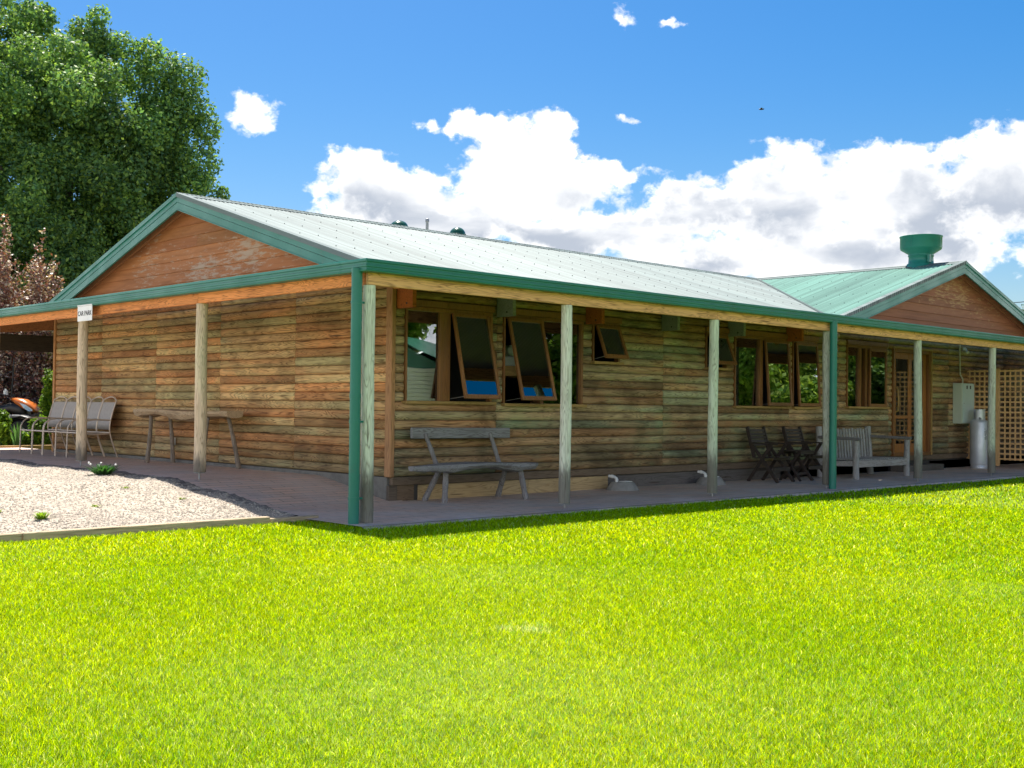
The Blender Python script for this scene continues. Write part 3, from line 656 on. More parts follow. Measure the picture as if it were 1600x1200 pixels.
# rafter stubs poking out of the log wall
for x, g_ in ((1.855, 0), (3.545, 1), (5.30, 0), (7.03, 1), (8.76, 1), (10.49, 0), (12.25, 0), (17.4, 0)):
    if x in (12.25, 17.4): continue
    b = MB(); b.box((x, 1.585, 2.385), (x + .06, 1.90, 2.68), 0, (.55, .28, .13, x) if not g_ else (.24, .25, .24, x))
    o = b.build('rafter_end', BEAM_R if not g_ else BOARD, lodge, bevel=.004)
    if not g_ and x < 3: tag(o, 'orange sawn rafter end beside the corner board')
    b = MB(); b.tube([(x - .004, 1.70, 2.44), (x - .0005, 1.70, 2.44)], .014, 8); b.build('bolt_hole', BLACKP, o)

# corrugated sheets ---------------------------------------------------------
RY, ZR, YB = 7.0, 4.385, 1.57
XC = 17.07; SL = (ZR - 2.77) / (RY - YB)
def corr(mb, o, across, along, nrm, s0, s1, lo, hi, pitch=.0762, amp=.011, spp=6, mat=0):
    """corrugated sheet: o origin, across = unit vector over the waves, along = unit vector down the wave"""
    o = Vector(o); across = Vector(across); along = Vector(along); nrm = Vector(nrm); n = int((s1 - s0) / pitch * spp); vs = []; fs = []
    for i in range(n + 1):
        s_ = s0 + (s1 - s0) * i / n; h = amp * math.cos(2 * math.pi * s_ / pitch); l0, l1 = lo(s_), hi(s_)
        vs += [o + across * s_ + nrm * h + along * l0, o + across * s_ + nrm * h + along * l1]
    for i in range(n): fs.append((2 * i, 2 * i + 2, 2 * i + 3, 2 * i + 1))
    mb.add(vs, fs, mat, smooth=True)
k_ = 1 / math.sqrt(1 + SL * SL)
rf = MB()
# main roof, lawn side: origin at the ridge, waves run down to -y
L = (RY - YB) / k_
corr(rf, (0, RY, ZR), (1, 0, 0), (0, -k_, -k_ * SL), (0, -k_ * SL, k_), 1.555, XC, lambda s: 0, lambda s: min(L, (XC - s) / k_) if s > XC - (RY - YB) else L)
corr(rf, (0, RY, ZR), (1, 0, 0), (0, k_, -k_ * SL), (0, k_ * SL, k_), 1.555, XC, lambda s: 0, lambda s: L, spp=4)
RF1 = rf; rf = MB()
# cross roof; its ridge runs along y above x = XC
YG = 1.75
corr(rf, (XC, 0, ZR), (0, 1, 0), (-k_, 0, -k_ * SL), (-k_ * SL, 0, k_), YG - .02, RY, lambda s: 0, lambda s: min(L, (XC - (s + XC - RY)) / k_))
corr(rf, (XC, 0, ZR), (0, 1, 0), (k_, 0, -k_ * SL), (k_ * SL, 0, k_), YG - .02, 12.4, lambda s: 0, lambda s: L, spp=4)
RF2 = rf
# roofing screws with dark washers on the crests
SCR = plain('screw_washer', (.03, .045, .04), .6)
hexa = [(math.cos(a * 1.0472), math.sin(a * 1.0472)) for a in range(6)]
def screw(b, c, ax, ay, az, r=.013):
    base = [c + ax * (x * r) + ay * (y * r) for x, y in hexa]; top = [c + ax * (x * r * .7) + ay * (y * r * .7) + az * .012 for x, y in hexa]
    b.add(base + top, [(i, (i + 1) % 6, 6 + (i + 1) % 6, 6 + i) for i in range(6)] + [tuple(range(6, 12))], 1)
for row in (.28, 1.18, 2.08, 2.98, 3.88, 4.78, 5.45):
    x = 1.6764
    while x < XC:
        if not (x > XC - (RY - YB) and row > (XC - x) / k_ - .05):
            screw(RF1, Vector((x, RY - row * k_, ZR - row * k_ * SL)) + Vector((0, -k_ * SL, k_)) * .0085, Vector((1, 0, 0)), Vector((0, -k_, -k_ * SL)), Vector((0, -k_ * SL, k_)), .0090)
        x += .0762 * (3 if int(x * 13) % 2 else 4)
    y = 1.829
    while y < RY:
        if row < (RY - y) / k_ - .05: screw(RF2, Vector((XC - row * k_, y, ZR - row * k_ * SL)) + Vector((-k_ * SL, 0, k_)) * .0085, Vector((0, 1, 0)), Vector((-k_, 0, -k_ * SL)), Vector((-k_ * SL, 0, k_)), .010)
        y += .0762 * 4
RF1.build('main_roof', [ROOFM, SCR], lodge, recalc=False); RF2.build('cross_roof', [ROOFC, SCR], lodge, recalc=False)
# veranda lean-to roofs (seen from below only)
m2 = 1 / math.sqrt(1.01)
b = MB()
def lean(o, across, inw, s0, s1, hip0, hip1):
    """low pitched sheet from the gutter line inwards"""
    nr = Vector(inw) * (-m2 * .1) + Vector((0, 0, m2)); al = Vector(inw) * m2 + Vector((0, 0, m2 * .1))
    def hi(s):
        r_ = 1.70
        if hip0: r_ = min(r_, max(0.001, s - s0))
        if hip1: r_ = min(r_, max(0.001, s1 - s))
        return r_ / m2
    corr(b, o, across, al, nr, s0, s1, lambda s: 0, hi, spp=4)
lean((0, -.06, 2.60), (1, 0, 0), (0, 1, 0), -.06, 23.5, True, False)
lean((-.06, 0, 2.60), (0, 1, 0), (1, 0, 0), -.06, 14.06, True, True)
lean((0, 14.06, 2.60), (1, 0, 0), (0, -1, 0), -.06, 23.5, True, False)
b.build('veranda_roof', plain('sheet_underside', (.30, .29, .26), .5), lodge, recalc=False)
# roof edge closing piece between the break and the ceiling
b = MB(); b.box((1.60, 1.60, 2.70), (23, 1.66, 2.755)); b.box((1.60, 1.66, 2.70), (1.66, 12.4, 2.755)); b.build('wall_plate', BOARD, lodge)
# ridge caps
def cap(mb, p, q, sdir):
    """rolled ridge cap: p, q ends; sdir unit horizontal across"""
    s_ = Vector(sdir); p = Vector(p); q = Vector(q); pr = [(-.165, -.165 * SL + .012), (-.16, -.16 * SL + .020), (-.035, .010), (-.02, .028), (0, .036), (.02, .028), (.035, .010), (.16, -.16 * SL + .020), (.165, -.165 * SL + .012)]
    vs = [p + s_ * a + Vector((0, 0, z)) for a, z in pr] + [q + s_ * a + Vector((0, 0, z)) for a, z in pr]; n = len(pr)
    mb.add(vs, [(i, i + 1, n + i + 1, n + i) for i in range(n - 1)], smooth=False)
b = MB(); cap(b, (1.54, RY, ZR), (XC - .02, RY, ZR), (0, 1, 0)); o = b.build('ridge_cap', ROOFM, lodge)
b = MB(); cap(b, (XC, YG - .04, ZR + .002), (XC, 12.4, ZR + .002), (1, 0, 0)); b.build('ridge_cap', ROOFM, lodge)
b = MB(); va, vb = Vector((XC - (RY - YB), YB, 2.77)), Vector((XC, RY, ZR)); q = Vector((.7071, -.7071, 0)) * .032
b.add([va - q + Vector((0, 0, .030)), va + q + Vector((0, 0, .030)), vb + q + Vector((0, 0, .028)), vb - q + Vector((0, 0, .028))], [(0, 1, 2, 3)]); b.build('valley_gutter', plain('valley_dark_green', (.012, .04, .03), .6), lodge)
b = MB()  # unseen board wall added to keep the space behind the lattice dark
for i in range(26): b.box((17.75 + i * .22, .06, .02), (17.75 + i * .22 + .214, .085, 2.40), 0, (.5 + .2 * random.random(),) * 3 + (random.random(),))
b.build('added_shade_wall', POST, lodge)
# gable triangles
BROWNS = wood('soffit_timber', (.27, .125, .05), 'x', contrast=.5, knots=0)
def gable(T, C, half_name, mat, cl, bf, zcut, name):
    """T(u, w, z): u along the gable, w outward depth; C = centre; cl = cladding plane, bf = barge plane"""
    zt = lambda u: ZR - SL * abs(u - C)
    mb = MB(); z = zcut; ex = .176; i = 0
    while z < ZR - .1:
        z2 = min(z + ex, ZR - .07); h0 = (ZR - .05 - z) / SL; h1 = max(.01, (ZR - .05 - z2) / SL)
        base = (.85 + .3 * random.random()); cuts = [C - h0, C + h0]
        if i % 2: cuts = [C - h0, C + (random.random() - .5) * 2.5, C + h0] if h0 > 2 else cuts
        for a, c in zip(cuts[:-1], cuts[1:]):
            a1, c1 = (C - h1 if a == C - h0 else a), (C + h1 if c == C + h0 else c)
            kk = base * (.93 + .14 * random.random()); tn = (kk, kk * (.95 + .1 * random.random()), kk, random.random())
            e = .002
            A, B_, C_, D_ = T(a + e, cl + .020, z), T(c - e, cl + .020, z), T(c1 - e, cl + .002, z2), T(a1 + e, cl + .002, z2)
            E_, F_ = T(a + e, cl, z), T(c - e, cl, z)
            mb.add([A, B_, C_, D_, E_, F_], [(0, 1, 2, 3), (4, 5, 1, 0)], 0, tn)
        z = z2; i += 1
    mb.add([T(C - (ZR - zcut) / SL, cl - .004, zcut), T(C + (ZR - zcut) / SL, cl - .004, zcut), T(C, cl - .004, ZR - .02)], [(0, 1, 2)], 0, (.4, .4, .4, 0))
    mb.build('gable_cladding', mat, lodge)
    # soffit boards and a batten under the barge
    mb = MB(); H = RY - YB - .40
    for s_ in (-1, 1):
        u0, u1 = C, C + s_ * H
        mb.add([T(u0, cl, ZR - .055), T(u1, cl, ZR - .055 - SL * H), T(u1, bf - .03, ZR - .055 - SL * H), T(u0, bf - .03, ZR - .055)], [(0, 1, 2, 3)], 0, (1, 1, 1, .3))
        P0, P1 = T(u0, cl + .045, ZR - .115), T(u1, cl + .045, ZR - .115 - SL * H); mb.bar(P0, P1, .04, .10, mat=0, tint=(1.15, 1.1, 1, .7))
        P0, P1 = T(u0, bf - .055, ZR - .11), T(u1, bf - .055, ZR - .11 - SL * H); mb.bar(P0, P1, .035, .10, mat=0, tint=(.8, .75, .7, .1))
    mb.build('soffit', BROWNS, lodge)
    H = RY - YB - .45
    for s_ in (-1, 1):
        mb = MB(); lowu = C + s_ * H
        def strip(zt0, zt1, w0, w1, uu=H):
            a = [T(C, w0, ZR + zt0), T(C + s_ * uu, w0, ZR + zt0 - SL * uu), T(C + s_ * uu, w0, ZR + zt1 - SL * uu), T(C, w0, ZR + zt1)]
            off = Vector(T(0, w1, 0)) - Vector(T(0, w0, 0)); mb.prism(a, off)
        strip(-.118, -.232, bf - .028, bf)               # lower board
        strip(-.222, -.236, bf, bf + .010)              # bead at the foot
        strip(.014, -.112, bf - .028, bf + .006)       # upper board
        o = mb.build('barge_board', GREEN, lodge)
        mb = MB(); strip(.030, -.035, bf + .0065, bf + .026); strip(.030, .020, bf - .10, bf + .0062)
        mb.build('barge_capping', GREEN if s_ > 0 else ROOFM, o)
gable(lambda u, w_, z: (-w_, u, z), RY, 'y', GABL, -D2 + .02, -1.56, 2.72, 'main')
gable(lambda u, w_, z: (u, -w_, z), XC, 'x', GABR, -2.04, -YG + .01, 2.72, 'cross')
# gutters -------------------------------------------------------------------
GP = [(.012, 2.640), (.004, 2.650), (0, 2.640), (0, 2.622), (.012, 2.616), (.012, 2.594), (0, 2.588), (0, 2.570), (.009, 2.565), (.009, 2.545), (0, 2.540), (.004, 2.526), (.012, 2.523), (.105, 2.523), (.105, 2.60)]
def gutter(ax, end, jn):
    mb = MB(); n = len(GP); pts = []
    cuts = [None] + jn + [end]
    for ci, c in enumerate(cuts):
        for o_, z in GP:
            s_ = (-.11 + o_) if c is None else c
            pts.append((s_, -.11 + o_, z) if ax == 'x' else (-.11 + o_, s_, z))
    for i in range(len(cuts) - 1):
        mb.add(pts[i * n:(i + 2) * n], [(j, j + 1, n + j + 1, n + j) for j in range(n - 1)])
    for c in jn:      # joining clips
        q = []
        for cc in (c - .02, c + .02):
            for o_, z in GP[1:13]: q.append((cc, -.11 + o_ - .0025, z - .001) if ax == 'x' else (-.11 + o_ - .0025, cc, z - .001))
        m_ = 12; mb.add(q, [(j, j + 1, m_ + j + 1, m_ + j) for j in range(m_ - 1)])
    return mb
gutter('x', 24, [6.1, 12.25, 18.2]).build('gutter', GREEN, lodge)
gutter('y', 14.1, [.36, 6.95]).build('gutter', GREEN, lodge)
b = MB(); b.box((-.004, -.004, 2.45), (23.9, -.001, 2.62)); 
def downpipe(x, y, zt, r, lab, clips):
    b = MB(); b.tube([(x, y, zt), (x, y, 1.5), (x, y, -.04)], r, 16)
    b.tube([(x, y, 1.255), (x, y, 1.30)], r + .004, 16)
    o = b.build('downpipe', GREEN, lodge); tag(o, lab)
    for z, d in clips:
        c = MB(); c.tube([(x, y, z - .015), (x, y, z + .015)], r + .005, 16); c.bar((x, y, z), (x + d[0], y + d[1], z), .014, .02); c.tube([(x + d[0] * .8, y + d[1] * .8, z), (x + d[0] * .95, y + d[1] * .95, z)], .014, 8); c.build('pipe_clip', GREEN, o)
downpipe(-.097, .06, 2.56, .056, 'green round downpipe at the lodge corner', [(2.22, (.16, -.01)), (1.02, (.16, -.01)), (.25, (.16, -.01))])
downpipe(8.70, -.09, 2.54, .056, 'green round downpipe midway along the veranda', [(2.1, (.08, .14)), (1.1, (.08, .14))])
# roof vents ----------------------------------------------------------------
def dome(x, y, z, r, h):
    b = MB(); pr = [(r, 0), (r, h * .45)] + [(r * math.cos(a), h * .45 + h * .55 * math.sin(a)) for a in np.linspace(0, 1.5, 7)]
    b.lathe((x, y, z), pr, 20); 
    for i in range(14):
        a = i / 14 * 6.283; b.bar((x + (r + .004) * math.cos(a), y + (r + .004) * math.sin(a), z), (x + (r + .004) * math.cos(a), y + (r + .004) * math.sin(a), z + h * .5), .012, .012, up=(math.cos(a), math.sin(a), 0))
    b.lathe((x, y, z), [(r * 1.12, -.02), (r * 1.12, .03), (r, .05)], 20)
    return b.build('roof_vent', plain('vent_dark_green', (.015, .07, .045), .22) if 'vent_dark_green' not in bpy.data.materials else bpy.data.materials['vent_dark_green'], lodge)
dome(6.06, 7.22, 4.33, .165, .22); dome(7.47, 7.22, 4.33, .155, .26)
b = MB(); b.tube([(6.62, 7.1, 4.30), (6.62, 7.1, 4.60)], .028, 10); b.lathe((6.62, 7.1, 4.58), [(.036, 0), (.036, .05), (.02, .06), (.001, .062)], 10); b.build('vent_pipe', STEEL, lodge)
b = MB(); cx, cy = 17.2, 2.80
b.lathe((cx, cy, 0), [(.30, 4.28), (.30, 4.44), (.27, 4.45), (.26, 4.60), (.275, 4.61), (.275, 4.625), (.27, 4.63), (.27, 4.66), (.43, 4.76), (.445, 4.80), (.445, 5.03), (.458, 5.035), (.458, 5.05), (.43, 5.05), (.42, 4.82), (.2, 4.7), (.001, 4.7)], 32)
for i in range(16): 
    a = i / 16 * 6.283; b.bar((cx + .446 * math.cos(a), cy + .446 * math.sin(a), 4.80), (cx + .446 * math.cos(a), cy + .446 * math.sin(a), 5.03), .010, .006, up=(math.cos(a), math.sin(a), 0)) if i % 4 == 0 else None
b.box((cx - .34, cy - .34, 4.20), (cx + .34, cy + .34, 4.33)); b.box((cx - .2, cy - .30, 4.45), (cx - .12, cy - .25, 4.62))
tag(b.build('exhaust_cowl', GREEN, lodge), 'large green funnel shaped exhaust cowl on the cross roof')

# ------------------------------------------------------------------ fixtures
mc = tag(empty('meter_cabinet', (16.86, 1.69, .94)), 'pale green metal cabinet mounted on the log wall by the lattice', 'cabinet')
b = MB(); b.box((0, 0, 0), (.55, .21, .86)); b.build('cabinet_body', METER, mc, bevel=.008)
b = MB(); b.box((.012, -.018, .012), (.538, -.002, .85)); dr = b.build('cabinet_door', plain('cabinet_door_enamel', (.42, .52, .50), .35), mc, bevel=.006)
for x_ in (.16, .32):
    b = MB(); b.box((x_, -.0185, .735), (x_ + .06, -.018, .81))
    for i in range(4): b.box((x_ + .003, -.0215, .74 + i * .02), (x_ + .057, -.0186, .748 + i * .02))
    b.build('louvre', BLACKP, dr)
b = MB(); b.lathe((.045, -.019, .43), [(.012, -.01), (.012, .01)], 8); b.build('lock', STEEL, dr)
b = MB(); b.tube([(.28, .12, .86), (.28, .12, .95), (.24, .16, 1.05), (.24, .17, 1.75)], .016, 8); b.build('conduit', plain('conduit_plastic', (.50, .46, .36), .5), mc)
so = tag(empty('power_socket', (1.80, 7.41, .58)), 'small white outdoor socket on the log wall under the slab table', 'socket')
b = MB(); b.box((-.05, -.045, -.06), (0, .045, .06)); b.build('socket_box', WHITEP, so, bevel=.006); b = MB(); b.box((-.056, -.02, -.09), (-.02, .02, -.05)); b.build('plug', RUBBER, so, bevel=.004)
sp = tag(empty('spotlight', (17.36, 1.86, 2.50)), 'small white spotlight under the veranda beside the conduit', 'lamp')
b = MB(); b.tube([(0, 0, .05), (0, -.03, .0), (-.02, -.07, -.03)], [.03, .02, .035], 10); b.build('lamp_head', WHITEP, sp); b = MB(); b.box((-.03, 0, .02), (.03, .04, .08)); b.build('bracket', WHITEP, sp)
# sign
sg = tag(empty('car_park_sign', (-.112, 6.43, 2.42)), 'white square sign reading CAR PARK under the gutter', 'sign')
b = MB(); b.box((.0, -.235, -.105), (.008, .235, .105)); b.build('sign_panel', SIGNW, sg, bevel=.002)
b = MB(); b.box((-.006, -.235, .108), (.012, .235, .122)); b.build('sign_rail', SIGNW, sg)
fc = bpy.data.curves.new('lettering', 'FONT'); fc.body = 'CAR PARK'; fc.size = .105; fc.align_x = 'CENTER'; fc.align_y = 'CENTER'; fc.extrude = .0008; fc.offset = .0012
fo = bpy.data.objects.new('tmp', fc); COL.objects.link(fo); dg = bpy.context.evaluated_depsgraph_get(); me = bpy.data.meshes.new_from_object(fo.evaluated_get(dg)); bpy.data.objects.remove(fo)
me.materials.clear(); me.materials.append(INK); tx = bpy.data.objects.new('lettering', me); COL.objects.link(tx); tx.parent = sg; tx.location = (-.0015, 0, .0); tx.scale = (.90, .90, 1)
tx.rotation_euler = (rad(90), 0, rad(-90))
# concrete gullies with white pipe elbows
def gully(x, y, lab):
    g = tag(empty('gully_trap', (x, y, -.01)), lab, 'drain', 'concrete drain mounds along the footing')
    b = MB(); n = 20; vs = []
    for rr, z in ((.27, 0), (.24, .05), (.185, .115), (.175, .125)):
        for k in range(n):
            a = k / n * 6.283; q = 1 + .04 * math.sin(a * 3 + x); vs.append((rr * math.cos(a) * q, rr * math.sin(a) * q * .85, z))
    b.add(vs, [(i * n + k, i * n + (k + 1) % n, (i + 1) * n + (k + 1) % n, (i + 1) * n + k) for i in range(3) for k in range(n)] + [tuple(range(3 * n, 4 * n))], smooth=False)
    b.build('concrete_mound', CONC, g)
    b = MB(); b.tube([(-.09, .04, .11), (-.09, .04, .175), (-.10, .08, .20), (-.11, .17, .205)], .021, 10); b.tube([(-.09, .04, .14), (-.09, .04, .165)], .026, 10); b.tube([(-.102, .10, .202), (-.106, .13, .204)], .026, 10); b.build('waste_pipe', WHITEP, g)
    b = MB(); b.box((-.02, -.06, .126), (.14, .06, .134)); b.build('grate', WHITEP, g)
gully(5.83, 1.62, 'concrete drain mound right of the second post'); gully(7.93, 1.60, 'concrete drain mound behind the third post')

# lattice screen
ls = tag(empty('lattice_screen', (17.6, 0, 0)), 'tan square lattice screen closing the far end of the veranda', 'screen')
def lattice(y0, y1, z0, z1):
    b = MB(); p = .110; y = y0 + .02
    while y < y1: b.box((0, y - .018, z0), (.008, y + .018, z1), 0, (.9 + .2 * random.random(),) * 3 + (random.random(),)); y += p
    z = z0 + .03
    while z < z1: b.box((-.009, y0, z - .018), (-.001, y1, z + .018), 0, (.95 + .2 * random.random(),) * 3 + (random.random(),)); z += p
    return b
lattice(1.30, 1.93, .17, 2.10).build('lattice_panel', LATT, ls); lattice(-.02, 1.21, .17, 2.10).build('lattice_panel', LATT, ls)
b = MB(); b.box((-.02, 1.215, .05), (.04, 1.295, 2.12)); b.build('screen_post', LATT, ls, bevel=.004)
# gas cylinder
gc = tag(empty('gas_cylinder', (17.08, 1.42, 0)), 'tall silver gas cylinder standing below the metal cabinet', 'gas cylinder')
b = MB(); b.lathe((0, 0, 0), [(.17, 0), (.175, .01), (.175, .06), (.16, .07), (.182, .085), (.185, .10), (.185, .92), (.180, .93), (.182, .95), (.165, 1.0), (.12, 1.035), (.05, 1.05), (.001, 1.05)], 28); b.build('tank', CYLM, gc)
b = MB()
for k in range(26):
    a0 = k / 32 * 6.283 + 2.9; a1 = (k + 1) / 32 * 6.283 + 2.9; zt = 1.24; zb = 1.03 if k % 9 not in (3, 4) else 1.08
    vs = [(.118 * math.cos(a), .118 * math.sin(a), z) for a in (a0, a1) for z in (zb, zt)]; vi = [(.113 * math.cos(a), .113 * math.sin(a), z) for a in (a0, a1) for z in (zb, zt)]
    b.add(vs + vi, [(0, 2, 3, 1), (4, 5, 7, 6), (1, 3, 7, 5), (0, 4, 6, 2)])
b.tube([(.125 * math.cos(a), .125 * math.sin(a), 1.245) for a in np.linspace(2.9, 2.9 + 26 / 32 * 6.283, 24)], .008, 6)
b.build('collar', CYLM, gc); b = MB(); b.tube([(0, 0, 1.05), (0, 0, 1.13)], .02, 8); b.lathe((0, 0, 1.13), [(.03, 0), (.035, .01), (.03, .03), (.001, .03)], 10); b.build('valve', STEEL, gc)
b = MB()
for i in range(9):
    for j in range(2):
        if (i * 7 + j * 3) % 5 == 4: continue
        a = rad(-118 + j * 9); z = .62 + i * .026; R2 = .1865
        b.add([(R2 * math.cos(a + s_), R2 * math.sin(a + s_), z + h_) for s_, h_ in ((-.06, 0), (.06, 0), (.06, .013), (-.06, .013))], [(0, 1, 2, 3)])
b.build('stamped_lettering', INK, gc)
# ------------------------------------------------------------------ furniture
def sling_chair():
    r_ = tag(empty('sling_chair'), 'x', 'chair', 'sling chairs in a row against the gable end wall')
    b = MB(); hw = .245; R_ = .0125
    def arc(c, rr, a0, a1, y, n=7): return [(c[0] + rr * math.cos(a), y, c[1] + rr * math.sin(a)) for a in np.linspace(a0, a1, n)]
    for y in (-hw, hw):
        b.tube([(-.24, y, 0), (-.235, y, .20), (-.23, y, .43)] + arc((-.05, .45), .18, math.pi, math.pi / 2, y) + [(.02, y, .638), (.12, y, .635), (.245, y, .63), (.29, y, .628)], R_, 8)
        b.tube([(.42, y, 0), (.37, y, .13), (.315, y, .28), (.275, y, .42), (.27, y, .50), (.285, y, .63), (.33, y, .80), (.385, y, .965)], R_, 8)
        b.tube([(-.23, y, .415), (.0, y, .395), (.275, y, .405)], R_ * 1.1, 8)
    b.tube([(.385, -hw, .965)] + [(.385 + .03 * math.sin(t * math.pi), -hw + 2 * hw * t, .965 + .055 * math.sin(t * math.pi)) for t in np.linspace(.1, .9, 9)] + [(.385, hw, .965)], R_, 8)
    b.tube([(-.23, -hw, .415), (-.23, hw, .415)], R_, 8); b.tube([(.275, -hw, .42), (.275, hw, .42)], R_, 8)
    b.build('frame', BRONZE, r_)
    def sl(pts, w):
        m = MB(); n = len(pts)
        vs = [(x, s_ * w, z) for x, z in pts for s_ in (-1, 1)] + [(x + .004, s_ * w, z + .004) for x, z in pts for s_ in (-1, 1)]
        m.add(vs, [(2 * i, 2 * i + 1, 2 * i + 3, 2 * i + 2) for i in range(n - 1)] + [(2 * n + 2 * i, 2 * n + 2 * i + 2, 2 * n + 2 * i + 3, 2 * n + 2 * i + 1) for i in range(n - 1)] + [(0, 2 * n, 2 * n + 1, 1), (2 * n - 2, 2 * n - 1, 4 * n - 1, 4 * n - 2)], smooth=True); return m
    sl([(-.23, .425), (-.15, .40), (0, .39), (.15, .392), (.26, .405)], hw - .012).build('seat', SLING, r_)
    sl([(.268, .47), (.285, .60), (.325, .77), (.372, .925)], hw - .012).build('backrest', SLING, r_)
    return r_
c0 = sling_chair()
for i, (y, rz, lab) in enumerate([(11.45, 3, 'sling chair at the left end of the row, farthest from the slab table'), (10.95, -1, 'sling chair second from the left end of the row'), (10.43, 2, 'sling chair mostly hidden behind the post under the white sign'),
                                  (9.93, -1, 'sling chair just right of the post under the white sign'), (9.45, 1, 'sling chair nearest to the long slab table')]):
    c = c0 if i == 0 else copy_tree(c0); c.location = (1.29, y, .25); c.rotation_euler = (0, 0, rad(rz)); c['label'] = lab

def slab(mb, x0, x1, cy, hw, z1, th, axis='y', seed=1, taper=(.0, .0), n=22):
    """live-edge slab"""
    rg = random.Random(seed); rings = []; m_ = 10
    for i in range(n + 1):
        u = i / n; s_ = x0 + (x1 - x0) * u; tp = min(1, .55 + u * 6 * (1 - taper[0])) * min(1, .55 + (1 - u) * 6 * (1 - taper[1]))
        if taper[0]: tp = min(tp, .25 + u * 2.2)
        wl = hw * tp * (1 + .12 * math.sin(u * 9 + seed) + .06 * rg.uniform(-1, 1)); wr = hw * tp * (1 + .12 * math.sin(u * 7 + seed * 2) + .06 * rg.uniform(-1, 1)); tt = th * (1 + .28 * math.sin(u * 11 + seed) + .18 * rg.uniform(-1, 1)) * (.7 + .3 * tp)
        sec = [(-wl, 0), (-wl * .5, .002), (wr * .5, .001), (wr, -.002), (wr * 1.03, -tt * .45), (wr * .85, -tt * .85), (wr * .4, -tt), (-wl * .4, -tt * 1.03), (-wl * .85, -tt * .85), (-wl * 1.03, -tt * .4)]
        dz = .012 * math.sin(u * 6.3 + seed)
        rings.append([(cy + a, s_, z1 + z + dz) if axis == 'y' else (s_, cy + a, z1 + z + dz) for a, z in sec])
    vs = [p for r in rings for p in r]
    mb.add(vs, [(i * m_ + k, i * m_ + (k + 1) % m_, (i + 1) * m_ + (k + 1) % m_, (i + 1) * m_ + k) for i in range(n) for k in range(m_)] + [tuple(range(m_)), tuple(range(n * m_, n * m_ + m_))], 0, (1, 1, 1, seed * .13), False)
def limb(mb, p, q, r0, r1, bend=.02, n=7, m=8):
    p, q = Vector(p), Vector(q); pts = [p.lerp(q, i / n) + Vector((bend * math.sin(i / n * 3.1), bend * math.sin(i / n * 3.1 + .5), 0)) for i in range(n + 1)]
    mb.tube(pts, [r0 + (r1 - r0) * i / n + .003 * math.sin(i * 2.1) for i in range(n + 1)], m, 0, (1, 1, 1, random.random()))
TABW = wood('table_timber', (.50, .36, .22), 'y', contrast=.8, grain=1.3, rough=.85)
LEGW = wood('table_leg_timber', (.28, .23, .18), 'z', contrast=.7, grain=1.3, rough=.85)
tb = tag(empty('slab_table'), 'long live-edge slab table on splayed round legs against the gable end wall', 'table')
m = MB(); slab(m, 5.0, 7.85, 1.45, .24, 1.075, .11, 'y', 3); o = m.build('table_top', TABW, tb)
for p, q in (((1.33, 7.28, .99), (1.38, 7.47, .25)), ((1.60, 7.20, .99), (1.70, 7.25, .25)), ((1.60, 5.45, .985), (1.72, 5.32, .25)), ((1.30, 5.50, .985), (1.26, 5.62, .25))):
    m = MB(); limb(m, q, p, .038, .028); m.build('leg', LEGW, tb)
G1 = (.27, .26, .26, .2)
GRY = wood('bench_grey', (.25, .245, .25), 'x', contrast=.85, grain=1.4, rough=.9, knots=.5); GRYZ = wood('bench_grey_upright', (.25, .24, .24), 'z', contrast=.85, grain=1.4, rough=.9, knots=.3)
bn = tag(empty('rustic_bench'), 'grey rustic slab bench with plank backrest under the near windows', 'bench')
m = MB(); slab(m, 1.68, 3.70, 1.36, .21, .475, .085, 'x', 5, taper=(.6, 0)); m.build('seat', GRY, bn)
m = MB(); m.bar((1.99, 1.755, .848), (3.66, 1.745, .838), .04, .135, tint=(1, 1, 1, .77)); m.build('backrest', GRY, bn, bevel=.01)
for p, q in (((2.30, 1.60, .42), (2.20, 1.74, .84)), ((3.36, 1.60, .42), (3.29, 1.73, .84))):
    m = MB(); limb(m, p, q, .030, .026, .008); m.build('back_post', GRYZ, bn)
for p, q in (((2.24, 1.39, 0), (2.20, 1.33, .43)), ((3.47, 1.22, 0), (3.40, 1.28, .42)), ((2.24, 1.78, 0), (2.36, 1.62, .42)), ((3.46, 1.74, 0), (3.42, 1.55, .42))):
    m = MB(); limb(m, p, q, .037, .034, .006); m.build('leg', GRYZ, bn)
# dark folding chairs
def folding_chair():
    """origin under the seat centre; faces -y"""
    r_ = tag(empty('folding_chair'), 'x', 'chair', 'dark slatted garden chairs against the log wall')
    hw = .245
    for s_ in (-1, 1):
        x = s_ * hw
        m = MB(); m.bar((x, -.28, 0), (x, .20, .60), .028, .05); m.build('leg', DARKW, r_)
        m = MB(); m.bar((x * .9, .30, 0), (x * .9, -.14, .62), .026, .05); m.build('leg', DARKW, r_)
        m = MB(); m.bar((x, .17, .40), (x, .31, .90), .030, .055); m.build('back_post', DARKW, r_)
        m = MB(); m.bar((x * 1.04, -.27, .625), (x * 1.04, .25, .635), .05, .024); m.build('armrest', DARKW, r_, bevel=.004)
    for i in range(5):
        u = .42 + i * .115; m = MB(); y = .17 + .14 * u; z = .40 + .50 * u; m.bar((-hw + .02, y - .01, z), (hw - .02, y - .01, z), .012, .044, up=(0, .27, .96)); m.build('back_slat', DARKW, r_)
    for i in range(7):
        y = -.25 + i * .068; m = MB(); m.bar((-hw + .025, y, .415 - i * .004), (hw - .025, y, .415 - i * .004), .052, .018); m.build('seat_slat', DARKW, r_, bevel=.003)
    m = MB(); m.bar((-hw, -.20, .215), (hw, -.20, .215), .02, .06); m.bar((-hw, -.20, .385), (hw, -.20, .385), .02, .035); m.bar((-hw * .9, .17, .2), (hw * .9, .17, .2), .02, .05); m.build('stretcher', DARKW, r_)
    return r_
